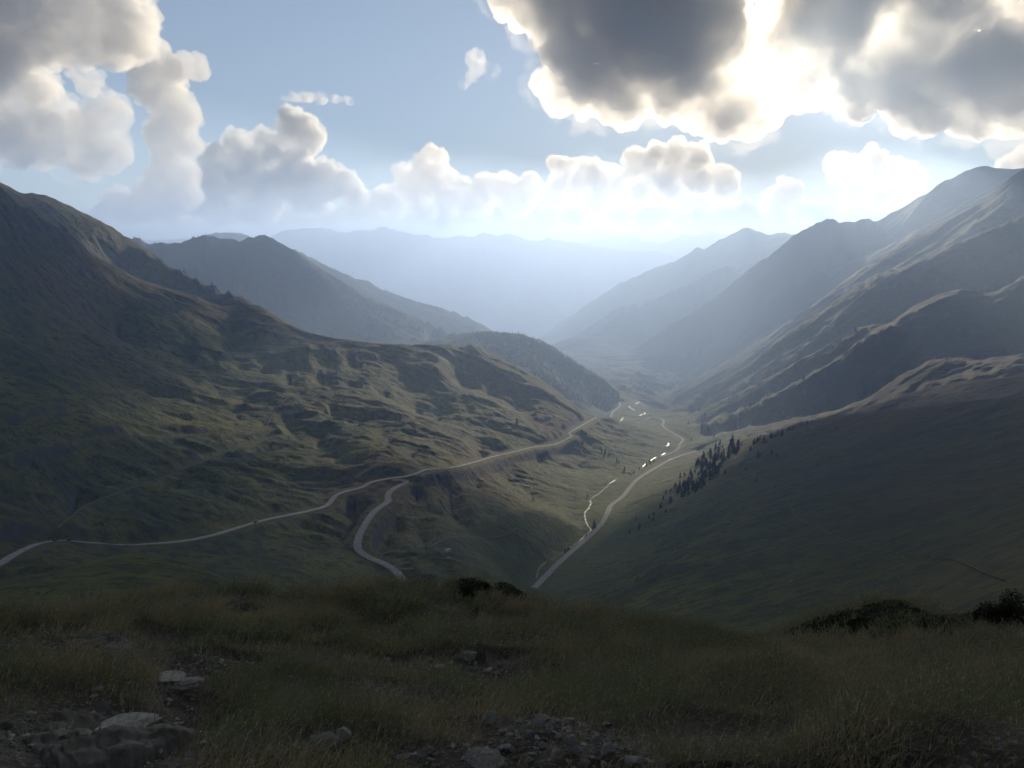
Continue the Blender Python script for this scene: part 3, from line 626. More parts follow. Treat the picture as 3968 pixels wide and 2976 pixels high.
# broken white edge lines
M_paint, n_, b_ = new_mat('road_paint'); b_.inputs['Base Color'].default_value = rgb(.42,.42,.40); b_.inputs['Roughness'].default_value = .6
mk = []
for ri, k in ((1, 2.9), (1, -2.9), (2, 2.9), (2, -2.9), (1, 0.0), (2, 0.0), (0, 2.5)):
    c = roads[ri][0]
    for i in range(0, len(c) - 2, 3): mk.append(ribbon_mesh(c[i:i + 2], .24, .62, k))
V, F = join(mk); mesh_obj('road_markings', V, F, M_paint, kind='structure')
def mat_water():
    m, n, b = new_mat('brook_water'); g = n.node('ShaderNodeNewGeometry').outputs['Position']
    b.inputs['Base Color'].default_value = rgb(.30,.32,.32); b.inputs['Roughness'].default_value = .4; b.inputs['Specular IOR Level'].default_value = .2
    f = n.ramp(n.noise(g, .6, 3, .6), .45, .6); n.put(b.inputs['Base Color'], n.mix(f, rgb(.03,.035,.035), rgb(.25,.26,.26)))
    bump(n, b, n.noise(g, 1.4, 3, .6), .6, .25); return m
V, F = join([ribbon_mesh(c, w, .45) for c, w in brooks]); mesh_obj('stream', V, F, mat_water(), kind='structure', smooth=True)
# ---------------------------------------------------------------- the grassy knoll the photographer stands on
FG = []
def G(pts):
    for (u, v, d) in pts:
        x, y, z = pix_dir(u, v); s = d / math.hypot(x, y); FG.append((x * s, y * s, EYE + z * s))
G([(-300,2454,5.6),(0,2439,6.0),(150,2414,6.8),(300,2400,8.2),(450,2412,9.2),(700,2356,10.0),(1000,2352,10.5),(1300,2386,11),(1600,2412,11),(1760,2325,10.6),(1900,2307,10),(2000,2319,9.6),(2120,2402,9.3),(2250,2388,9.0),(2450,2439,9.2),(2700,2489,9.8),(3000,2504,10),(3200,2444,11),(3330,2386,12),(3450,2366,12.2),(3600,2386,12),(3800,2454,11),(3968,2514,9.5),(4300,2534,9)])
G([(0,2600,4.5),(500,2600,4.9),(1000,2600,5.2),(1500,2600,5.3),(2000,2600,5.2),(2500,2640,5.2),(3000,2650,5.4),(3500,2620,5.6),(3968,2640,5.2)])
G([(300,2440,7.0),(700,2400,7.6),(1200,2400,8.0),(1700,2400,7.8),(2200,2450,7.4),(2700,2560,7.0)])
G([(3150,2560,8.6),(3350,2450,10.2),(3550,2470,10),(3800,2580,8.6)])
for u in range(-600, 4700, 400): G([(u, 2800, 3.1)]); G([(u, 2976, 2.3)])
for a in range(0, 360, 20):
    r = 1.5; x, y = r * math.sin(R(a)), r * math.cos(R(a)); FG.append((x, y, -.02 if abs(a - 180) > 60 else .1))
for a in range(50, 311, 20): FG.append((7 * math.sin(R(a)), 7 * math.cos(R(a)), -1.6 + 1.8 * (1 - math.cos(R(a)))))
for a in range(50, 311, 20): FG.append((24 * math.sin(R(a)), 24 * math.cos(R(a)), -9 + 10 * (1 - math.cos(R(a)))))
edge = [p for p in FG[:24]]
for p in edge:
    d = math.hypot(p[0], p[1]); k = (d + 3.5) / d; FG.append((p[0] * k, p[1] * k, p[2] - 3.6))
for az_ in np.linspace(R(-43.5), R(43.5), 22):
    for d in (29.0, 33.0): FG.append((d * math.sin(az_), d * math.cos(az_), ground_z(d * math.sin(az_), d * math.cos(az_)) - .3))
FG = np.array(FG); fw = fit_rbf(FG[:, 0], FG[:, 1], FG[:, 2], 1e-3)
FGI = 200; cgx = np.linspace(-36, 36, 361); cgy = np.linspace(-36, 36, 361)
QX, QY = np.meshgrid(cgx, cgy, indexing='ij'); QZ = eval_rbf(fw, FG[:, 0], FG[:, 1], QX, QY)
def fbase(x, y):
    i = np.clip((x + 36) / .2, 0, 359.999); j = np.clip((y + 36) / .2, 0, 359.999); a = i.astype(int); b = j.astype(int); f = i - a; g = j - b
    return QZ[a, b] * (1 - f) * (1 - g) + QZ[a + 1, b] * f * (1 - g) + QZ[a, b + 1] * (1 - f) * g + QZ[a + 1, b + 1] * f * g
def tussock(x, y):
    w = x + .25 * fbm(x / .9, y / .9, 44, 2), y + .25 * fbm(x / .9 + 9, y / .9, 45, 2)
    n = 1 - np.abs(fbm(w[0] / .62, w[1] / .62, 51, 2)) * 2
    return n
def pix_ground(u, v):
    """where the line of sight meets the knoll"""
    x, y, z = pix_dir(u, v); h = math.hypot(x, y); x, y, z = x / h, y / h, z / h
    d = np.arange(1.2, 22, .02); g = fheight(x * d, y * d); k = np.nonzero(g >= EYE + z * d)[0]
    dd = d[k[0]] if len(k) else 10.5
    return np.array((x * dd, y * dd, float(fheight(np.array([x * dd]), np.array([y * dd]))[0])))
BARE_PX = [(200,2520,330,60),(430,2830,420,120),(900,2590,280,26),(1300,2555,200,22),(1780,2592,230,32),(1700,2930,330,50),(2150,2860,240,100),(1480,2745,70,24),(2380,2930,170,60),(700,2650,90,30),(1230,2890,110,40),(350,2860,420,80)]
def fheight(x, y, fine=True):
    x = np.asarray(x, float); y = np.asarray(y, float)
    h = fbase(x, y) + .16 * fbm(x / 1.5, y / 1.5, 61, 3)
    return h + .07 * tussock(x, y)
BARE = []
for (u, v, ru, rv) in BARE_PX:
    c = pix_ground(u, v); d = math.hypot(c[0], c[1]); l = pix_ground(u + ru, v); n = pix_ground(u, min(v + rv, 2990)); f_ = pix_ground(u, v - rv)
    BARE.append((c[0], c[1], max(.12, math.hypot(*(l - c)[:2])), max(.12, .5 * abs(math.hypot(f_[0], f_[1]) - math.hypot(n[0], n[1]))), math.atan2(c[0], c[1])))
def bare(x, y):
    m = np.zeros_like(x); e = .35 * fbm(x / .5, y / .5, 71, 3)
    for cx, cy, a, b, az in BARE:
        X_, Y_ = x - cx, y - cy; p = X_ * math.cos(az) - Y_ * math.sin(az); q = X_ * math.sin(az) + Y_ * math.cos(az)
        m = np.maximum(m, np.clip((1.25 - np.sqrt((p / a) ** 2 + (q / b) ** 2) + e) * 2.2, 0, 1))
    return m
def mat_soil():
    m, n, b = new_mat('stony_soil'); g = n.node('ShaderNodeNewGeometry').outputs['Position']
    f = n.noise(g, 3, 5, .6); q = n.noise(g, 45, 4, .7)
    c = n.mix(n.ramp(f, .4, .6), rgb(.050,.043,.030), rgb(.085,.075,.060)); c = n.mix(n.ramp(q, .5, .66), c, rgb(.17,.16,.145))
    n.put(b.inputs['Base Color'], c); bump(n, b, n.math('ADD', n.math('MULTIPLY', q, .5), n.noise(g, 14, 4, .6)), .8, .04); return m
def add_foreground():
    az = np.concatenate([np.linspace(R(-180), R(-46), 90, endpoint=False), np.linspace(R(-46), R(46), 900, endpoint=False), np.linspace(R(46), R(180), 90, endpoint=False)])
    dd = np.exp(np.linspace(math.log(.6), math.log(31.5), 430))
    A_, D_ = np.meshgrid(az, dd, indexing='ij'); X, Y = D_ * np.sin(A_), D_ * np.cos(A_)
    Zf = fheight(X, Y) + bare(X, Y) * (.02 * fbm(X / .09, Y / .09, 81, 3) - .02)
    V = np.stack([X, Y, Zf], -1).reshape(-1, 3)
    mesh_obj('ground', V, grid_faces(len(az), len(dd), wrap=True)[:, ::-1], mat_soil(), smooth=True, kind='structure')
add_foreground()

# ---- grass
def mat_grass(name, c1, c2, c3):
    m, n, b = new_mat(name); g = n.node('ShaderNodeNewGeometry').outputs['Position']
    p = n.noise(g, .7, 4, .65); q = n.noise(g, 38, 2, .8)
    c = n.mix(n.ramp(p, .47, .60), rgb(*c1), rgb(*c2)); c = n.mix(n.math('MULTIPLY', n.ramp(q, .50, .72), .8), c, rgb(*c3))
    n.put(b.inputs['Base Color'], c); b.inputs['Roughness'].default_value = .6; b.inputs['Specular IOR Level'].default_value = .2
    tl = n.node('ShaderNodeBsdfTranslucent'); n.put(tl.inputs[0], c); mx = n.node('ShaderNodeMixShader'); mx.inputs[0].default_value = .45
    out = [q_ for q_ in n.n if q_.type == 'OUTPUT_MATERIAL'][0]; n.l.new(b.outputs[0], mx.inputs[1]); n.l.new(tl.outputs[0], mx.inputs[2]); n.l.new(mx.outputs[0], out.inputs[0])
    return m
def blades(x, y, z, h, w, lean, bend, rs, seg=2):
    n = len(x); th = rs.uniform(0, 2 * math.pi, n)                     # facing of the blade's flat
    wind = R(60) + rs.normal(0, .9, n); lx, ly = np.sin(wind) * lean, np.cos(wind) * lean
    cx, cy = np.cos(th) * w / 2, np.sin(th) * w / 2
    V = np.empty((n, 5, 3)); t1 = .55
    def P_(t): return x + lx * h * (t * .6 + t * t * bend), y + ly * h * (t * .6 + t * t * bend), z + h * (t - .28 * lean * t * t - bend * .12 * t * t)
    a = P_(0.0); b = P_(t1); c = P_(1.0)
    V[:, 0] = np.stack([a[0] - cx, a[1] - cy, a[2] - .02], -1); V[:, 1] = np.stack([a[0] + cx, a[1] + cy, a[2] - .02], -1)
    V[:, 2] = np.stack([b[0] - cx * .75, b[1] - cy * .75, b[2]], -1); V[:, 3] = np.stack([b[0] + cx * .75, b[1] + cy * .75, b[2]], -1); V[:, 4] = np.stack(c, -1)
    k = np.arange(n)[:, None] * 5
    F = np.concatenate([k + [0, 1, 3], k + [0, 3, 2], k + [2, 3, 4]], 1).reshape(-1, 3)
    return V.reshape(-1, 3), F
def scatter(n, d0, d1, rs, a0=-41, a1=41, pw=1.0):
    az = R(rs.uniform(a0, a1, n)) if False else np.radians(rs.uniform(a0, a1, n)); u = rs.uniform(0, 1, n) ** pw
    d = np.sqrt(d0 ** 2 + u * (d1 ** 2 - d0 ** 2)); return d * np.sin(az), d * np.cos(az)
def add_grass():
    rs = np.random.RandomState(3)
    x, y = scatter(330000, 1.5, 15.0, rs, pw=1.3)
    b = bare(x, y); ts = tussock(x, y); pn = fbm(x / 2.2, y / 2.2, 121, 3)
    keep = (rs.uniform(0, 1, len(x)) < (1 - .93 * b)) & (rs.uniform(0, 1, len(x)) < np.clip(.30 + .75 * ts, .06, 1))
    x, y, ts, b, pn = x[keep], y[keep], ts[keep], b[keep], pn[keep]; n = len(x); d = np.hypot(x, y)
    h = (.04 + .15 * np.clip(ts, 0, 1) ** 2 + .04 * pn) * rs.uniform(.5, 1.5, n) * (1 - .5 * b) * np.clip(.75 + d / 22, 0, 1.25)
    w = rs.uniform(.0035, .0075, n) * np.clip(d / 4.5, .75, 2.2)
    z = fheight(x, y); V, F = blades(x, y, z, h, w, rs.uniform(.35, 1.25, n), rs.uniform(.1, .8, n), rs)
    mesh_obj('grass', V, F, mat_grass('hill_grass', (.150,.165,.080), (.28,.23,.13), (.52,.48,.35)), kind='stuff', label='low windblown green and tawny grass covering the near knoll')
    print('GRASS', n)
    x, y = scatter(26000, 2.4, 13.5, rs, pw=.85); k = rs.uniform(0, 1, len(x)) < np.clip(.25 + 1.5 * fbm(x / 1.1, y / 1.1, 131, 2), .03, 1) * (1 - .9 * bare(x, y))
    x, y = x[k], y[k]; n = len(x); z = fheight(x, y); h = rs.uniform(.14, .30, n)
    V, F = blades(x, y, z, h, np.full(n, .0050) * np.clip(np.hypot(x, y) / 6, .7, 1.5), rs.uniform(.3, 1.0, n), rs.uniform(.2, .9, n), rs)
    # seed heads: a thicker lens near the tip of every stalk
    T_ = V.reshape(n, 5, 3); tip = T_[:, 4]; mid = (T_[:, 2] + T_[:, 3]) / 2; dr = tip - mid; dr /= np.linalg.norm(dr, axis=1)[:, None]
    s = np.stack([-dr[:, 1], dr[:, 0], np.zeros(n)], 1) + 1e-6; s /= np.linalg.norm(s, axis=1)[:, None]; q = np.cross(dr, s)
    Ls = rs.uniform(.018, .035, n)[:, None]; r_ = (rs.uniform(.0022, .004, n) * np.clip(np.hypot(x, y) / 5, .8, 1.6))[:, None]
    H_ = np.stack([tip - dr * Ls, tip + s * r_, tip - s * .5 * r_ + q * .87 * r_, tip - s * .5 * r_ - q * .87 * r_, tip + dr * Ls * .7], 1)
    k_ = np.arange(n)[:, None] * 5 + len(V)
    F2 = np.concatenate([k_ + a for a in ([0,2,1],[0,3,2],[0,1,3],[4,1,2],[4,2,3],[4,3,1])], 1).reshape(-1, 3)
    mesh_obj('dry_grass', np.vstack([V, H_.reshape(-1, 3)]), np.vstack([F, F2]), mat_grass('straw', (.20,.175,.11), (.28,.24,.15), (.36,.33,.23)), kind='stuff', label='dry pale seed stalks standing above the knoll grass')
add_grass()

# ---- stones
def mat_rock(name, a, b_, sc=6.0):
    m, n, b = new_mat(name); tc = n.node('ShaderNodeTexCoord').outputs['Object']; oi = n.node('ShaderNodeObjectInfo').outputs['Random']
    v = n.vmath('ADD', tc, n.comb(n.math('MULTIPLY', oi, 17.0), 0.0, n.math('MULTIPLY', oi, 5.0)))
    f = n.noise(v, sc, 6, .65); q = n.noise(v, sc * 7, 4, .7); l = n.noise(v, sc * 2.2, 3, .5)
    c = n.mix(n.ramp(f, .35, .66), rgb(*a), rgb(*b_)); c = n.mix(n.math('MULTIPLY', n.ramp(l, .56, .66), .6), c, rgb(.15,.15,.10)); c = n.mix(n.math('MULTIPLY', n.ramp(q, .52, .7), .5), c, rgb(.035,.033,.03))
    n.put(b.inputs['Base Color'], c); b.inputs['Roughness'].default_value = .85
    bump(n, b, n.math('ADD', f, n.math('MULTIPLY', q, .35)), .6, .03); return m
M_slate = mat_rock('grey_slate', (.15,.148,.145), (.30,.29,.27)); M_pale = mat_rock('pale_schist', (.27,.26,.235), (.46,.445,.40)); M_blue = mat_rock('bluish_slate', (.12,.13,.155), (.22,.235,.26)); M_dark = mat_rock('dark_rock', (.08,.076,.072), (.16,.155,.145))
def rock_mesh(name, seed, n=16, squash=1.0, mat=None, detail=1, rough=.05):
    import bmesh
    rs = np.random.RandomState(seed); bm = bmesh.new()
    for i in range(n):
        a = rs.normal(size=3); a /= np.linalg.norm(a); a *= rs.uniform(.75, 1.0); bm.verts.new((a[0], a[1], a[2]))
    r = bmesh.ops.convex_hull(bm, input=bm.verts[:]); bmesh.ops.delete(bm, geom=[g for g in r['geom_interior'] if isinstance(g, bmesh.types.BMVert)], context='VERTS')
    bmesh.ops.bevel(bm, geom=bm.edges[:], offset=.05, segments=1, affect='EDGES')
    bmesh.ops.triangulate(bm, faces=bm.faces[:])
    if detail: bmesh.ops.subdivide_edges(bm, edges=[e for e in bm.edges if e.calc_length() > .25], cuts=detail, use_grid_fill=True)
    for v in bm.verts:
        k = mnoise.noise(v.co * 2.3 + Vector((seed, 0, 0))) * rough * 1.6 + mnoise.noise(v.co * 7 + Vector((0, seed, 0))) * rough
        v.co += v.co.normalized() * k
    me = bpy.data.meshes.new(name); bm.to_mesh(me); bm.free(); me.materials.append(mat); return me
def put_rock(me, u, v, wpx, hpx, name, label, cat='rock', group=None, depth=.8, sink=.25, rz=None, tilt=(0, 0), p=None):
    if p is None: p = pix_ground(u, v + hpx * .45)
    d = math.sqrt(p[0] ** 2 + p[1] ** 2 + (EYE - p[2]) ** 2); sx = wpx / 2976 * d / 2; sz = hpx / 2976 * d / 2
    o = bpy.data.objects.new(name, me); col.objects.link(o)
    sz = sz * (.55 if hpx < wpx * .5 else .85); o.scale = (sx, sx * depth, max(sz, sx * .10)); o.location = (p[0], p[1] + sx * depth * .3, p[2] + sz * (1 - sink) * .6)
    o.rotation_euler = (tilt[0], tilt[1], math.atan2(-p[0], p[1]) if rz is None else rz)
    o['label'] = label; o['category'] = cat
    if group: o['group'] = group
    return o
ROCKS = [  # column, row, width, height in photo px, material, depth, label
 (660,2614,120,42,M_pale,.9,'broad pale flat slab at the end of the stony ledge beside the gravel strip'),
 (737,2640,84,20,M_pale,.7,'thin pale slab lying just right of and below the broad flat slab'),
 (708,2670,34,26,M_slate,.8,'small grey block in the grass under the thin pale slab'),
 (612,2380,72,16,M_slate,.9,'flat grey stone alone in the long grass near the knoll edge, far left'),
 (1240,2886,170,88,M_blue,.7,'large smooth rounded dark boulder behind grass at the bottom, left of centre'),
 (1329,2838,66,56,M_pale,.8,'pale angular block just above the rounded dark boulder'),
 (1450,2734,58,42,M_pale,.8,'pale tilted stone in the grass between the dark boulder and the path'),
 (1625,2504,34,30,M_pale,.7,'small pale upright stone standing above the gravel path'),
 (1864,2533,46,60,M_dark,.6,'dark pointed stone standing upright beside the flat-topped block'),
 (1806,2536,84,48,M_slate,.7,'flat-topped grey block leaning against the dark upright stone'),
 (1502,2552,30,18,M_pale,.8,'little pale stone on the left part of the gravel path'),
 (1700,2578,38,14,M_pale,.9,'pale flat chip in the middle of the gravel path'),
 (1888,2591,42,16,M_pale,.9,'pale flat stone below the dark upright stone'),
 (1925,2604,30,12,M_slate,.9,'flat stone at the right end of the gravel path'),
 (1668,2556,26,14,M_slate,.9,'grey chip at the upper edge of the gravel path'),
 (1846,2712,76,54,M_slate,.8,'grey wedge-shaped rock in grass above the pale fractured rock'),
 (1900,2771,74,54,M_pale,.8,'pale fractured rock just below the grey wedge-shaped rock'),
 (2066,2752,56,26,M_dark,.6,'long dark leaning flake at the upper end of the stone pile'),
 (2093,2794,90,44,M_slate,.9,'broad grey stone at the upper left of the stone pile'),
 (2052,2842,48,30,M_blue,.8,'bluish block at the left side of the stone pile'),
 (2126,2838,46,36,M_blue,.8,'bluish block in the middle of the stone pile'),
 (2168,2852,34,28,M_pale,.8,'pale small block between the bluish block and the grey slabs of the pile'),
 (2212,2862,62,44,M_slate,.9,'grey slab in the heart of the stone pile'),
 (2205,2790,50,30,M_pale,.8,'pale-topped rock at the upper right of the stone pile'),
 (2296,2856,72,36,M_slate,.9,'flat grey slab at the right of the stone pile'),
 (2358,2900,58,92,M_pale,.7,'tall pale block standing at the right side of the stone pile'),
 (2320,2922,32,26,M_slate,.8,'small grey rounded stone left of the tall pale block'),
 (2342,2954,34,20,M_pale,.8,'small pale stone below the tall pale block'),
 (1864,2944,165,84,M_slate,.9,'large rough grey boulder at the bottom edge in the centre'),
 (1974,2848,34,22,M_pale,.8,'pale chip in the grass left of the stone pile'),
 (2460,2952,74,48,M_pale,.8,'whitish rounded rock at the bottom edge, right of the stone pile'),
 (2544,2755,26,14,M_slate,.8,'lone small grey stone in dark grass right of the stone pile'),
 (2362,2800,74,22,M_dark,.7,'flat dark slab half buried in grass behind the tall pale block'),
 (26,2805,48,44,M_slate,.8,'grey stone at the left edge beside the earthy rock shelf'),
 (110,2762,24,16,M_pale,.8,'tiny pale stone on top of the earthy rock shelf'),
 (470,2812,215,44,M_pale,.8,'long pale slab set into the earthy rock shelf at the bottom left'),
 (690,2810,50,28,M_pale,.8,'pale stone at the right end of the earthy rock shelf'),
 (378,2668,36,10,M_pale,.9,'small pale flake in grass above the earthy rock shelf'),
 (362,2698,30,14,M_pale,.9,'second small flake, just under the other flake above the rock shelf'),
 (2230,2738,40,18,M_dark,.8,'dark stone in grass above the stone pile'),
 (2105,2890,50,34,M_slate,.8,'grey stone low at the left foot of the stone pile'),
 (2160,2915,44,26,M_pale,.8,'pale stone at the lower centre of the stone pile'),
 (2235,2905,60,30,M_blue,.8,'bluish slab low in the stone pile, under the grey slab'),
 (2060,2925,40,22,M_slate,.8,'grey stone at the bottom left foot of the stone pile'),
 (2270,2958,46,24,M_slate,.8,'grey stone at the bottom edge under the stone pile'),
 (1755,2900,24,14,M_pale,.8,'square pale chip above the large rough boulder'),
 (1560,2945,60,26,M_slate,.8,'flat grey stone in gravel at the bottom, left of the rough boulder'),
 (1230,2742,46,20,M_slate,.8,'grey stone half sunk in grass above the rounded dark boulder'),
 (1160,2700,60,26,M_dark,.8,'dark flat stone in grass below the left gravel strip'),
 (1130,2618,34,14,M_pale,.8,'pale flake at the right end of the left gravel strip'),
]
for i, (u, v, w, h, mt, dp, lb) in enumerate(ROCKS):
    big = w > 75; flat = h / w < .45
    put_rock(rock_mesh('rock', 100 + i, 14 + (i % 3) * 4, 1, mt, 2 if big else 1, .09 if big else .05), u, v, w * 1.08, h * 1.15, 'boulder' if w > 150 and not flat else 'rock', lb, 'boulder' if w > 150 and not flat else 'rock', depth=dp, rz=math.atan2(-(u - 1984), 2976) + rs_ if (rs_ := random.uniform(-.35, .35)) else 0, tilt=(random.uniform(-.15, .15), random.uniform(-.18, .18)))
# the two outcrops of bedrock on the left
def outcrop(u0, u1, vt, vb, seed, label, mt, lift=.14):
    a = pix_ground(u0, vb); b = pix_ground(u1, vb); f_ = pix_ground((u0 + u1) / 2, vt); c = (a + b) / 2; c = (c + f_) / 2
    wx = math.hypot(*(b - a)[:2]) / 2; wy = max(.25, math.hypot(*(f_ - (a + b) / 2)[:2]) / 2); az = math.atan2(c[0], c[1])
    n, m = 150, 110; P_, Q_ = np.meshgrid(np.linspace(-1.15, 1.15, n), np.linspace(-1.15, 1.15, m), indexing='ij')
    X = c[0] + P_ * wx * math.cos(az) + Q_ * wy * math.sin(az); Y = c[1] - P_ * wx * math.sin(az) + Q_ * wy * math.cos(az)
    r = np.sqrt(P_ ** 2 + Q_ ** 2) + .42 * fbm(X / .6, Y / .6, seed, 4)
    e = np.clip((1.02 - r) * 3.2, -1, 1)
    st = fbm(X / .35, Y / .35, seed + 5, 4); led = np.round((st + .15 * X) * 5) / 5
    Zr = fheight(X, Y) + np.where(e > 0, np.clip(e, 0, 1) ** .45 * lift, e * .25) + (e > 0) * (.06 * led + .03 * fbm(X / .07, Y / .07, seed + 9, 4))
    o = mesh_obj('rock_outcrop', np.stack([X, Y, Zr], -1).reshape(-1, 3), grid_faces(n, m)[:, ::-1], mt, label=label, cat='rock'); return o
M_out = mat_rock('weathered_bedrock', (.06,.055,.05), (.15,.14,.125), 3.0)
outcrop(250, 560, 2455, 2570, 300, 'low dark grey bedrock ledge breaking the grass at the left, above the pale slabs', M_out, .06)
outcrop(40, 830, 2760, 2950, 310, 'wide earthy rock shelf filling the bottom left corner', M_out, .035)
# smaller stones, one object each; what lies in one patch is alike
rs = np.random.RandomState(77)
small = [rock_mesh('stone', 500 + i, 11, 1, (M_slate, M_pale, M_slate, M_blue, M_pale, M_dark)[i], 0, .03) for i in range(6)]
PATCH = [((200,2520,330,60),34,'small stone on the bare ground by the bedrock ledge'),((900,2592,280,28),34,'small flat stone lying in the left gravel strip'),((1300,2560,190,22),14,'small stone on the thin gravel line between the two strips'),((1790,2592,220,30),30,'small flat stone lying on the gravel path in the centre'),((2190,2860,210,95),44,'loose stone of the stone pile at the bottom right of centre'),((1690,2930,300,44),30,'small stone in the gravel along the bottom edge, centre'),((430,2850,400,90),22,'small stone on the earthy rock shelf, bottom left'),((1500,2745,120,40),9,'small stone in the grass round the pale tilted stone')]
GP = ['stones by the bedrock ledge','stones in the left gravel strip','stones on the thin gravel line','stones on the gravel path','loose stones of the stone pile','stones in the gravel at the bottom edge','stones on the earthy rock shelf','stones round the pale tilted stone']
for gp, ((u, v, ru, rv), n, lb) in zip(GP, PATCH):
    for k in range(n):
        a = rs.uniform(0, 2 * math.pi); q = math.sqrt(rs.uniform()); w = rs.uniform(12, 34) * (1.35 if v > 2800 else 1)
        uu, vv = u + ru * q * math.cos(a), min(v + rv * q * math.sin(a), 2968)
        put_rock(small[rs.randint(6)], uu, vv, w, w * rs.uniform(.3, .65), 'stone', lb, 'stone', gp, depth=rs.uniform(.6, 1), rz=rs.uniform(0, 6.28), tilt=(rs.uniform(-.25, .25), rs.uniform(-.25, .25)), sink=.3)
def add_gravel():
    rs = np.random.RandomState(9); x, y = scatter(150000, 1.5, 11, rs); b = bare(x, y); k = rs.uniform(0, 1, len(x)) < b * .5 + .008; x, y = x[k], y[k]; n = len(x)
    s = rs.lognormal(-4.75, .45, n); s = np.clip(s, .003, .028); z = fheight(x, y) - .012
    O_ = np.array([(1,0,0),(-1,0,0),(0,1,0),(0,-1,0),(0,0,1),(0,0,-.6)]); FF = np.array([(0,2,4),(2,1,4),(1,3,4),(3,0,4),(2,0,5),(1,2,5),(3,1,5),(0,3,5)])
    V = O_[None] * s[:, None, None] * rs.uniform(.55, 1.3, (n, 6, 1)); V[:, :, 2] *= .5
    th = rs.uniform(0, 6.28, n); c, s_ = np.cos(th)[:, None], np.sin(th)[:, None]; X_ = V[:, :, 0] * c - V[:, :, 1] * s_; Y_ = V[:, :, 0] * s_ + V[:, :, 1] * c
    V = np.stack([X_ + x[:, None], Y_ + y[:, None], V[:, :, 2] + z[:, None]], -1).reshape(-1, 3)
    F = (FF[None] + np.arange(n)[:, None, None] * 6).reshape(-1, 3)
    m, nn, bb = new_mat('gravel_chips'); g = nn.node('ShaderNodeNewGeometry').outputs['Position']; f = nn.noise(g, 30, 2, .7); nn.put(bb.inputs['Base Color'], nn.mix(nn.ramp(f, .35, .68), rgb(.09,.086,.08), rgb(.30,.29,.27)))
    mesh_obj('gravel', V, F, m, kind='stuff', label='loose grey gravel on the bare patches of the knoll'); print('GRAVEL', n)
add_gravel()
# ---- low shrubs at the edge
def shrub(u, v, wpx, hpx, label, seed, name='shrub', n=26000, leaf=.013, dpt=.8, mats=((.018,.026,.012),(.034,.042,.018),(.06,.06,.035)), p=None, stalk=False):
    rs = np.random.RandomState(seed); p = pix_ground(u, v) if p is None else p; d = math.hypot(*p); wx = wpx / 2976 * d / 2; hz = hpx / 2976 * d
    o = empty(name, tuple(p), math.atan2(-p[0], p[1]), label, 'shrub'); 
    m = mat_grass('shrub_leaves_%d' % seed, *mats)
    # lumps
    L_ = [(rs.uniform(-.85, .85), rs.uniform(-1, 1), rs.uniform(.12, .30)) for _ in range(60)]
    idx = rs.randint(0, 60, n); a = rs.normal(size=(n, 3)); a /= np.linalg.norm(a, axis=1)[:, None]; a[:, 2] = np.abs(a[:, 2]) - .15; rr = rs.uniform(.55, 1.05, n)
    lx = np.array([l[0] for l in L_])[idx]; ly = np.array([l[1] for l in L_])[idx]; lr = np.array([l[2] for l in L_])[idx]
    hh = np.clip(1 - (lx * .95) ** 2, .15, 1)
    X = (lx + a[:, 0] * lr * rr) * wx; Y = (ly * .8 + a[:, 1] * lr * rr) * wx * dpt; Zs = (hh * .72 * np.array(rs.uniform(.02, 1, 60) ** .9 * .8)[idx] + a[:, 2] * lr * rr * 1.0) * hz
    ca, sa = math.cos(math.atan2(-p[0], p[1])), math.sin(math.atan2(-p[0], p[1]))
    Zs = Zs + np.clip(fheight(p[0] + X * ca - Y * sa, p[1] + X * sa + Y * ca) - p[2], -2.0, .6)      # hugs the ground
    s = leaf * rs.uniform(.6, 1.4, n); e1 = rs.normal(size=(n, 3)); e1 /= np.linalg.norm(e1, axis=1)[:, None]; e2 = np.cross(e1, rs.normal(size=(n, 3))); e2 /= np.linalg.norm(e2, axis=1)[:, None]
    C = np.stack([X, Y, Zs], -1); V = np.stack([C - e1 * s[:, None], C + e2 * s[:, None] * .4, C + e1 * s[:, None], C - e2 * s[:, None] * .4], 1).reshape(-1, 3)
    F = np.arange(n * 4).reshape(-1, 4); mesh_obj('foliage', V, F, m, parent=o)
    SV, SF = [], []
    for k in range(40):
        b = np.array((rs.uniform(-.5, .5) * wx, rs.uniform(-.4, .4) * wx * dpt, -.12)); t = C[rs.randint(n)] ; r_ = .006; i = len(SV)
        for q in range(3): SV.append(b + r_ * np.array((math.cos(q * 2.1), math.sin(q * 2.1), 0)))
        SV.append(t); SF += [(i, i + 1, i + 3), (i + 1, i + 2, i + 3), (i + 2, i, i + 3)]
    mesh_obj('stem', np.array(SV), SF, M_bark, parent=o); return o
M_bark, n_, b_ = new_mat('bark'); b_.inputs['Base Color'].default_value = rgb(.035, .028, .02)
shrub(1950, 2312, 400, 100, 'dark low juniper mat on the crest of the knoll, left part', 1)
shrub(2130, 2352, 320, 95, 'dark low juniper mat sloping off the crest of the knoll, towards the valley road', 2)
shrub(3120, 2470, 520, 66, 'dark juniper bush on the left side of the right-hand mound', 3, n=34000)
shrub(3420, 2405, 520, 84, 'broad black-green juniper bush capping the right-hand mound', 4, n=36000)
shrub(3960, 2460, 300, 260, 'tall dark bush at the right edge of the view', 5, n=36000, leaf=.016)
shrub(3720, 2420, 190, 80, 'pale dry heather tuft right of the black-green juniper bush', 6, n=16000, leaf=.010, mats=((.05,.045,.03),(.09,.08,.06),(.13,.12,.10)))
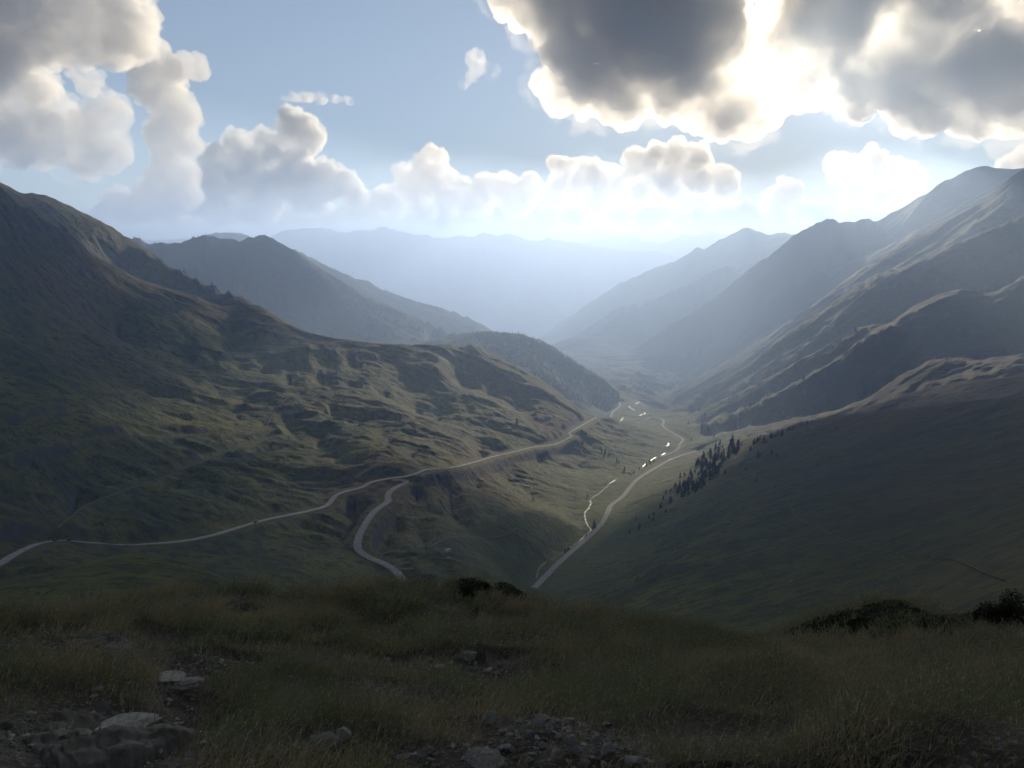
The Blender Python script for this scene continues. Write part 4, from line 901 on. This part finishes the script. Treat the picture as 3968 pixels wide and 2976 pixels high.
# ---------------------------------------------------------------- conifers
M_needle, n_, b_ = new_mat('needles'); g_ = n_.node('ShaderNodeNewGeometry').outputs['Position']
n_.put(b_.inputs['Base Color'], n_.mix(n_.ramp(n_.noise(g_, .6, 3, .6), .4, .62), rgb(.010,.018,.010), rgb(.030,.040,.018)))
def conifer_mesh(seed, tiers=11, per=9, spread=.24):
    """unit-height spruce: trunk and ragged tiers of drooping boughs"""
    rs = np.random.RandomState(seed); V, F = [], []
    for k in range(6): a = k * math.pi / 3; V.append((.018 * math.cos(a), .018 * math.sin(a), -.06))
    V.append((0, 0, .98)); F += [(k, (k + 1) % 6, 6) for k in range(6)]
    for t in range(tiers):
        z = .06 + .90 * (t / tiers) ** .92; r = spread * (1 - (t / tiers)) ** .8 * rs.uniform(.82, 1.12) + .015
        for b in range(per if t < tiers - 3 else 5):
            a = rs.uniform(0, 6.28); q = r * rs.uniform(.6, 1.15); dz = -q * rs.uniform(.2, .55); w = .35 + .1 * rs.uniform()
            i = len(V); c, s = math.cos(a), math.sin(a)
            V += [(0, 0, z + .07), (q * math.cos(a - w) * .72, q * math.sin(a - w) * .72, z + dz * .6), (q * c, q * s, z + dz), (q * math.cos(a + w) * .72, q * math.sin(a + w) * .72, z + dz * .6), (q * c * .5, q * s * .5, z - .02 + .05)]
            F += [(i, i + 1, i + 4), (i + 1, i + 2, i + 4), (i + 2, i + 3, i + 4), (i + 3, i, i + 4), (i, i + 3, i + 1), (i + 1, i + 3, i + 2)]
    return np.array(V), np.array([f for f in F])
cvar = []
for k in range(5):
    V, F = conifer_mesh(40 + k, 10 + k % 3, 8, (.27, .32, .24, .36, .30)[k]); trunk = F[:6]; m_ = bpy.data.meshes.new('conifer')
    m_.from_pydata([tuple(map(float, v)) for v in V], [], [tuple(map(int, f)) for f in F]); m_.materials.append(M_needle); m_.materials.append(M_bark)
    for i in range(6): m_.polygons[i].material_index = 1
    cvar.append(m_)
rt = np.random.RandomState(21)
def in_poly(u, v, poly):
    c = False
    for i in range(len(poly)):
        (x1, y1), (x2, y2) = poly[i], poly[i - 1]
        if (y1 > v) != (y2 > v) and u < (x2 - x1) * (v - y1) / (y2 - y1) + x1: c = not c
    return c
def conifer(u, v, hpx, label, group, dmin=150):
    """u, v: foot of the tree in the photo, hpx its height there"""
    p = hit(u, v, dmin); d = math.hypot(p[0], p[1]); h = hpx / 2976 * d * 1.05
    h = min(max(h, 4.0), 17.0)
    o = bpy.data.objects.new('conifer', cvar[rt.randint(5)]); col.objects.link(o); o.location = (p[0], p[1], p[2] - .3); s = h * rt.uniform(.9, 1.1)
    o.scale = (s * rt.uniform(.85, 1.25), s * rt.uniform(.85, 1.25), s); o.rotation_euler = (0, 0, rt.uniform(0, 6.28)); o['label'] = label; o['category'] = 'tree'; o['group'] = group
GROVE = [(2600,1905),(2650,1880),(2690,1830),(2700,1790),(2760,1745),(2800,1712),(2865,1705),(2880,1730),(2840,1770),(2800,1800),(2780,1840),(2740,1880),(2700,1910),(2640,1930)]
n = 0
while n < 160:
    u, v = rt.uniform(2590, 2890), rt.uniform(1700, 1935)
    if in_poly(u, v, GROVE): conifer(u, v, rt.uniform(12, 34), 'dark conifer packed in the dense grove on the edge of the right hill', 'conifers of the dense grove', 700); n += 1
for u, v, h in [(2560,1968,26),(2570,1935,18),(2580,1912,20),(2598,1950,34),(2600,1905,16),(2617,1888,22),(2642,1925,30),(2655,1890,28),(2636,1850,22),(2634,1880,24),(2652,1842,16),(2676,1838,26),(2580,1985,20),(2532,1995,16),(2480,2040,22),(2476,2052,26),(2440,2066,22),(2515,2010,24),(2466,2012,16),(2530,2018,18)]:
    conifer(u, v, h, 'scattered conifer on the slope left of the dense grove', 'scattered conifers left of the grove', 700)
for u, v, h in [(2922,1720,24),(2935,1712,28),(2945,1704,24),(2960,1706,22),(2957,1718,16),(2968,1716,22),(2985,1700,24),(2992,1696,22),(3003,1694,18),(3013,1690,20),(3026,1688,20),(3032,1682,24),(3030,1690,16),(3053,1670,16),(3062,1668,18),(3072,1664,18),(3078,1660,14),(3102,1652,16),(3112,1650,14),(3128,1644,20),(3148,1634,12)]:
    conifer(u, v, h, 'conifer in the row along the crest of the right hill', 'conifers along the crest of the right hill', 700)
for u, v, h in [(2908,1745,20),(2936,1775,34),(2945,1768,20),(2990,1758,20),(3010,1770,18),(2892,1822,14),(2808,1838,26),(2930,1868,24),(3004,1892,12),(3240,1664,14),(2976,1978,8),(2928,2000,8),(2790,1952,8)]:
    conifer(u, v, h, 'lone conifer standing on the open face of the right hill', 'lone conifers on the right hill', 700)
for u, v, h in [(2302,2046,40),(2190,2140,22),(2200,2132,12),(2205,2130,14),(2268,2085,12),(2272,2076,12),(2064,1938,14),(2070,1940,12),(2276,1926,16),(2505,1806,18),(2522,1800,12),(2534,1788,12),(2478,1820,14),(2518,1790,16),(2345,1758,28),(2332,1750,16),(2362,1762,14),(2390,1790,22),(2398,1796,18),(2420,1826,22),(2438,1838,12),(2446,1842,14),(2455,1836,14),(2270,1684,16),(2258,1720,10),(2003,1640,24),(2072,1455,12),(2054,1445,8),(1996,1418,10)]:
    conifer(u, v, h, 'small dark conifer beside the stream or on the slope above it, valley floor' if u > 2060 else 'small dark conifer on the grassy shoulder of the left spur', 'conifers along the stream' if u > 2060 else 'conifers on the left spur')
n = 0
while n < 70:
    u = rt.uniform(2660, 3330); v = 1690 - (u - 2660) * .62 + rt.uniform(-70, 70)
    if fbm(np.array([u / 60.]), np.array([v / 40.]), 401, 2)[0] > -.05: conifer(u, v, rt.uniform(10, 19), 'tiny conifer on the ribbed lower flank of the right-hand mountains', 'conifers on the ribbed right flank', 1400); n += 1
def forest():
    """the far woods, which read as one mass"""
    V0, F0 = conifer_mesh(90, 5, 5, .26); rs = np.random.RandomState(31); Vs, Fs = [], []; k = 0
    regs = [([(1830,1285),(2023,1295),(2150,1347),(2300,1444),(2400,1525),(2400,1560),(2350,1600),(2150,1510),(2000,1400),(1870,1345)], 2600, 2200, 13),
            ([(1000,915),(1294,1076),(1617,1238),(1850,1305),(1700,1310),(1300,1200),(900,1000)], 1500, 2950, 13), ([(1141,966),(1441,1091),(1705,1200),(1920,1288),(1800,1300),(1400,1110)], 700, 4000, 14),
            ([(480,897),(1000,915),(1000,960),(600,960)], 350, 3000, 12), ([(570,960),(1060,1215),(960,1215),(700,1110)], 260, 1850, 9), ([(60,740),(500,926),(570,970),(300,880)], 60, 1900, 6),
            ([(2500,1343),(3071,930),(3100,1000),(2700,1385)], 600, 4000, 13), ([(2350,1520),(2640,1420),(2620,1500),(2420,1570)], 260, 2900, 11), ([(1600,1340),(1900,1360),(2200,1560),(2000,1500)], 14, 1500, 6)]
    for poly, cnt, dm, hh in regs:
        us = [p[0] for p in poly]; vs = [p[1] for p in poly]; n = 0
        while n < cnt:
            u, v = rs.uniform(min(us), max(us)), rs.uniform(min(vs), max(vs))
            if not in_poly(u, v, poly): continue
            n += 1; p = hit(u, v, dm)
            if p[0] != p[0]: continue
            s = hh * rs.uniform(.6, 1.25); a = rs.uniform(0, 6.28); c, s_ = math.cos(a), math.sin(a)
            W = V0 * np.array((s * 1.15, s * 1.15, s)); W = np.column_stack([W[:, 0] * c - W[:, 1] * s_, W[:, 0] * s_ + W[:, 1] * c, W[:, 2]]) + p - np.array((0, 0, 1.0))
            Vs.append(W); Fs.append(F0 + k); k += len(V0)
    mesh_obj('forest', np.vstack(Vs), np.vstack(Fs), M_needle, kind='stuff', label='far dark conifer woods on the ridges')
forest()
# ---------------------------------------------------------------- small man-made things far below
def plain(name, c, rough=.5, metal=0.0):
    m, n, b = new_mat(name); tc = n.node('ShaderNodeTexCoord').outputs['Object']; f = n.noise(tc, 3.0, 4, .6)
    n.put(b.inputs['Base Color'], n.mix(n.ramp(f, .3, .75), rgb(*c), rgb(*[q * .78 for q in c]))); b.inputs['Roughness'].default_value = rough; b.inputs['Metallic'].default_value = metal; return m
M_white, M_glassd, M_rubber, M_cardark, M_steel, M_stone, M_slateroof, M_wood = plain('white_enamel', (.72,.72,.70), .35), plain('dark_glass', (.02,.025,.03), .08), plain('rubber', (.02,.02,.02), .8), plain('dark_car_paint', (.03,.035,.045), .3), plain('galvanised_steel', (.22,.23,.24), .5, .6), plain('dry_stone', (.10,.10,.105), .9), plain('roof_sheet', (.16,.17,.19), .6), plain('weathered_wood', (.22,.20,.17), .9)
M_rub = plain('burnt_rubble', (.035,.036,.04), .95)
def prism(bm, prof, x0, x1, taper=None):
    """profile in the y-z plane extruded along x"""
    a = [bm.verts.new((x0, y, z)) for y, z in prof]; b = [bm.verts.new((x1, y, z)) for y, z in prof]; n = len(prof)
    bm.faces.new(a[::-1]); bm.faces.new(b)
    for i in range(n): bm.faces.new((a[i], a[(i + 1) % n], b[(i + 1) % n], b[i]))
import bmesh
def bm_obj(name, build, mat, parent=None, bevel=0.0):
    bm = bmesh.new(); build(bm)
    if bevel: bmesh.ops.bevel(bm, geom=bm.edges[:], offset=bevel, segments=2, affect='EDGES')
    bmesh.ops.recalc_face_normals(bm, faces=bm.faces[:]); me = bpy.data.meshes.new(name); bm.to_mesh(me); bm.free(); me.materials.append(mat)
    o = bpy.data.objects.new(name, me); col.objects.link(o); o.parent = parent; return o
def box(bm, x0, x1, y0, y1, z0, z1):
    prism(bm, [(y0, z0), (y1, z0), (y1, z1), (y0, z1)], x0, x1)
def wheel(parent, x, y, r=.33, w=.22):
    def f(bm):
        bmesh.ops.create_cone(bm, cap_ends=True, segments=16, radius1=r, radius2=r, depth=w)
        for v in bm.verts: v.co = Vector((v.co.z + x, v.co.x + y, v.co.y + r))
    return bm_obj('wheel', f, M_rubber, parent)
def car(p, rz, label, paint, group='cars on the valley roads'):
    o = empty('car', tuple(p), rz, label, 'car', group)
    side = [(-2.05,.30),(2.05,.30),(2.12,.62),(1.95,.82),(.95,.95),(-1.35,.98),(-2.0,.93),(-2.12,.6)]
    bm_obj('body', lambda bm: prism(bm, side, -.86, .86), paint, o, .05)
    cab = [(-1.45,.96),(1.05,.93),(.45,1.42),(-.95,1.46)]
    bm_obj('cabin', lambda bm: prism(bm, cab, -.72, .72), paint, o, .04)
    bm_obj('windshield', lambda bm: prism(bm, [(1.07,.97),(1.10,.97),(.56,1.38),(.53,1.38)], -.62, .62), M_glassd, o)
    bm_obj('rear_window', lambda bm: prism(bm, [(-1.46,1.02),(-1.50,1.02),(-1.08,1.40),(-1.04,1.40)], -.6, .6), M_glassd, o)
    for s in (-1, 1):
        bm_obj('side_window', lambda bm: prism(bm, [(-1.15,1.0),(.8,1.0),(.36,1.36),(-.92,1.39)], s * .715, s * .735), M_glassd, o)
        for y in (-1.3, 1.32): wheel(o, s * .78, y)
        bm_obj('headlight', lambda bm: box(bm, s * .5, s * .78, 2.06, 2.14, .6, .74), M_white, o)
    return o
def camper(p, rz, label):
    o = empty('camper_van', tuple(p), rz, label, 'camper van')
    bm_obj('living_box', lambda bm: prism(bm, [(-3.0,.55),(1.3,.55),(1.3,1.95),(2.0,2.15),(1.9,2.85),(-3.0,2.85)], -1.12, 1.12), M_white, o, .08)
    bm_obj('cab', lambda bm: prism(bm, [(1.3,.45),(2.95,.45),(2.98,1.1),(2.15,1.3),(1.75,1.95),(1.3,1.95)], -.98, .98), M_white, o, .06)
    bm_obj('windshield', lambda bm: prism(bm, [(2.20,1.33),(2.23,1.33),(1.85,1.90),(1.82,1.90)], -.85, .85), M_glassd, o)
    for s in (-1, 1):
        bm_obj('side_window', lambda bm: box(bm, s * 1.125, s * 1.145, -1.9, -.7, 1.55, 2.15), M_glassd, o)
        bm_obj('door_window', lambda bm: box(bm, s * .985, s * 1.0, 1.4, 2.0, 1.25, 1.75), M_glassd, o)
        for y in (-1.7, 2.1): wheel(o, s * .95, y, .38)
    return o
def heading(pts, i): a = at3([pts[i]])[0]; b = at3([pts[i + 1]])[0]; return math.atan2(-(b[0] - a[0]), b[1] - a[1])
def on_road(ri, d):
    c = roads[ri][0]; i = int(np.argmin(np.abs(np.hypot(c[:, 0], c[:, 1]) - d))); i = min(i, len(c) - 3); t = c[i + 2] - c[i]; q = c[i].copy(); q[2] += .63
    n = np.array((t[1], -t[0], 0)); n /= np.linalg.norm(n) + 1e-9; q += n * 1.4; return q, math.atan2(-t[0], t[1])
q, a = on_road(2, 942); car(q, a, 'small white car on the valley road beside the tall lone conifer', M_white)
q, a = on_road(2, 1485); car(q, a, 'white car far along the valley road, near where the two roads almost meet', M_white)
q, a = on_road(3, 1730); car(q, a, 'white car on the bend of the far valley road', M_white)
q, a = on_road(0, 542); car(q, a, 'dark car parked on the lay-by of the left road, nearest the left edge', M_cardark)
q, a = on_road(0, 553); car(q, a, 'dark car on the left road, right of the parked one', M_cardark)
q, a = on_road(0, 688); car(q, a, 'dark car on the left road halfway up to the junction', M_cardark)
p = hit(1074, 1667, 700); p[2] += .35; car(p, 1.4, 'dark car parked at the corner of the upper hillside tracks', M_cardark)
p = hit(334, 1944, 400); p[2] += .3; car(p, .8, 'dark car parked beside the lower hillside track, far left', M_cardark)
p = hit(1734, 2140, 400); p[2] = ground_z(p[0], p[1]) + .15; camper(p, 1.9, 'white camper van parked on the grass by the ruin')
p = hit(1739, 2166, 400); p[2] += .2; car(p, 1.2, 'white car parked on bare ground in front of the camper van', M_white)
def log(u, v, L_, rz, label):
    p = hit(u, v, 300); o = bm_obj('log', lambda bm: [bmesh.ops.create_cone(bm, cap_ends=True, segments=10, radius1=.28, radius2=.22, depth=L_)], M_wood); o.rotation_euler = (math.pi / 2, 0, rz); o.location = (p[0], p[1], p[2] + .2); o['label'] = label; o['category'] = 'log'
log(1790, 2160, 5.0, 1.5, 'pale log lying as a barrier right of the parked white car'); log(1752, 2135, 3.0, 1.3, 'short pale log lying right behind the camper van'); log(2153, 1965, 5.0, 1.6, 'pale log lying on the meadow left of the brook')
# the burnt-out stone ruin
def ruin():
    p = hit(1640, 2248, 400); gz = ground_z(p[0], p[1]); o = empty('ruined_building', (p[0], p[1], gz), .25, 'roofless dark stone ruin with rubble beside the near road bend', 'ruin')
    rs = np.random.RandomState(4)
    def wall(x0, y0, x1, y1, h, t=.6):
        L_ = math.hypot(x1 - x0, y1 - y0); n = max(3, int(L_ / .8)); prof = [(0, -2.0)] + [(L_, -2.0)] + [(L_ * (1 - k / n), h * rs.uniform(.45, 1.0)) for k in range(n + 1)]
        w = bm_obj('wall', lambda bm: prism(bm, prof, -t / 2, t / 2), M_stone, o); w.location = (x0, y0, 0); w.rotation_euler = (0, 0, math.atan2(-(x1 - x0), y1 - y0)); return w
    for w in ((-12,-5,-4,-6,1.6),(-4,-6,5,-3,2.0),(5,-3,10,2,1.6),(-12,-5,-11,1,1.3),(-11,1,-3,2,1.2),(-4,-6,-3,2,1.8),(-3,2,4,6,1.1),(10,2,6,6,1.2),(2,-3.6,3,4,1.4)): wall(*w)
    bm_obj('hut', lambda bm: prism(bm, [(-1.6,-1.5),(1.6,-1.5),(1.6,1.7),(0,2.6),(-1.6,1.7)], -13.5, -9.2), M_stone, o, .03)
    V, F = [], []
    for k in range(420):
        a = rs.uniform(0, 6.28); q = rs.uniform() ** .6; x, y = q * 14 * math.cos(a), q * 8 * math.sin(a); s = rs.uniform(.25, .9); i = len(V); c = np.array((x, y, ground_z(p[0] + x * math.cos(.25) - y * math.sin(.25), p[1] + x * math.sin(.25) + y * math.cos(.25)) - gz + .1 + .7 * (1 - q)))
        for d in ((1,0,0),(-1,0,0),(0,1,0),(0,-1,0),(0,0,.8),(0,0,-.8)): V.append(c + np.array(d) * s * rs.uniform(.6, 1.2))
        F += [(i+0,i+2,i+4),(i+2,i+1,i+4),(i+1,i+3,i+4),(i+3,i+0,i+4),(i+2,i+0,i+5),(i+1,i+2,i+5),(i+3,i+1,i+5),(i+0,i+3,i+5)]
    mesh_obj('rubble', np.array(V), F, M_rub, parent=o, kind='stuff')
ruin()
# chairlift pylons and the hut on the spur
def pylon(u, v, hpx, label):
    p = hit(u, v, 1200); d = math.hypot(p[0], p[1]); h = hpx / 2976 * d; o = empty('lift_pylon', (p[0], p[1], p[2] - .5), .3, label, 'pylon', 'ski lift pylons on the spur')
    bm_obj('mast', lambda bm: [bmesh.ops.create_cone(bm, cap_ends=True, segments=10, radius1=.6, radius2=.4, depth=h, matrix=__import__('mathutils').Matrix.Translation((0, 0, h / 2)))], M_steel, o)
    bm_obj('crossarm', lambda bm: box(bm, -4.2, 4.2, -.3, .3, h - .3, h + .3), M_steel, o)
    for s in (-1, 1): bm_obj('pulley_bar', lambda bm: box(bm, s * 4.0 - .15, s * 4.0 + .15, -1.6, 1.6, h - .9, h - .35), M_steel, o)
pylon(1285, 1314, 22, 'ski lift pylon on the spur, the left one nearer the hut'); pylon(1441, 1328, 26, 'ski lift pylon on the spur, the right one nearer the round hilltop')
p = hit(1132, 1309, 1200); o = empty('hut', (p[0], p[1], p[2] - .4), .1, 'low grey hut on the spur left of the ski lift pylons', 'hut')
bm_obj('wall', lambda bm: box(bm, -8, 8, -3.4, 3.4, -1, 2.6), M_stone, o); bm_obj('roof', lambda bm: prism(bm, [(-3.9,2.6),(3.9,2.6),(0,4.4)], -8.6, 8.6), M_slateroof, o); bm_obj('door', lambda bm: box(bm, -.6, .6, -3.46, -3.405, -.6, 1.7), M_wood, o)
# pale boulders on the meadows
rb = np.random.RandomState(8); bmeshes = [rock_mesh('boulder', 700 + i, 12, 1, M_pale, 0, .04) for i in range(4)]
def boulders(pts, label, group, w=(6, 11), dmin=150):
    for (u, v) in pts:
        p = hit(u, v, dmin); d = math.hypot(p[0], p[1]); s = rb.uniform(*w) / 2976 * d / 2; o = bpy.data.objects.new('boulder', bmeshes[rb.randint(4)]); col.objects.link(o); o.location = (p[0], p[1], p[2] + s * .25); o.scale = (s, s * .8, s * .6); o.rotation_euler = (0, 0, rb.uniform(0, 6)); o['label'] = label; o['category'] = 'boulder'; o['group'] = group
boulders([(1598 + 12 * (k % 8) + rb.uniform(-4, 4), 2106 + 7 * (k // 8) + rb.uniform(-2, 2)) for k in range(22)], 'white boulder in the cluster on the meadow behind the camper van', 'white boulders behind the camper van', (5, 9))
boulders([(2230,1925),(2234,1927),(2222,1980),(2128,1935),(2232,2078),(2138,2140),(2180,2110),(2215,2023),(2397,1895),(2545,1910)], 'pale boulder lying on the flat meadow by the brook', 'pale boulders on the brook meadow', (4, 8))
boulders([(3146,1660),(3158,1651),(3174,1642),(3180,1638),(3110,1671),(3127,1706),(3164,1645),(3150,1655),(3185,1645),(3140,1652),(2976,1742)], 'pale boulder in the stony patch near the crest of the right hill', 'pale boulders near the crest of the right hill', (4, 9), 500)
boulders([(3068,2253),(3269,2386),(3313,2379),(2834,2293),(3225,2399),(3694,2196),(3250,2247),(3482,2238),(3410,2220),(3322,2215),(3018,2300),(3500,2160),(2975,2230)], 'pale boulder on the dark lower face of the right hill', 'pale boulders low on the right hill', (6, 11), 60)
def add_haze():
    m = bpy.data.materials.new('valley_haze'); m.use_nodes = True; n = NT(m.node_tree); n.n.clear()
    o = n.node('ShaderNodeOutputMaterial'); pv = n.node('ShaderNodeVolumePrincipled')
    pv.inputs['Color'].default_value = HAZE_COLOR; pv.inputs['Density'].default_value = HAZE_DENSITY; pv.inputs['Anisotropy'].default_value = HAZE_ANISO
    n.l.new(pv.outputs[0], o.inputs['Volume'])
    z0 = float(Z.min()) - 1.0; z1 = max(float(Z.max()) + 40, 60)
    x, y0, y1 = 16500, -3000, 21500
    V = [(-x,y0,z0),(x,y0,z0),(x,y1,z0),(-x,y1,z0),(-x,y0,z1),(x,y0,z1),(x,y1,z1),(-x,y1,z1)]
    print('HAZE z', z0, z1)
    mesh_obj('haze', V, [(0,3,2,1),(4,5,6,7),(0,1,5,4),(1,2,6,5),(2,3,7,6),(3,0,4,7)], m, kind='stuff')
HAZE_COLOR = rgb(.50, .67, 1.0); HAZE_DENSITY = 1.95e-4; HAZE_ANISO = .52
add_haze()
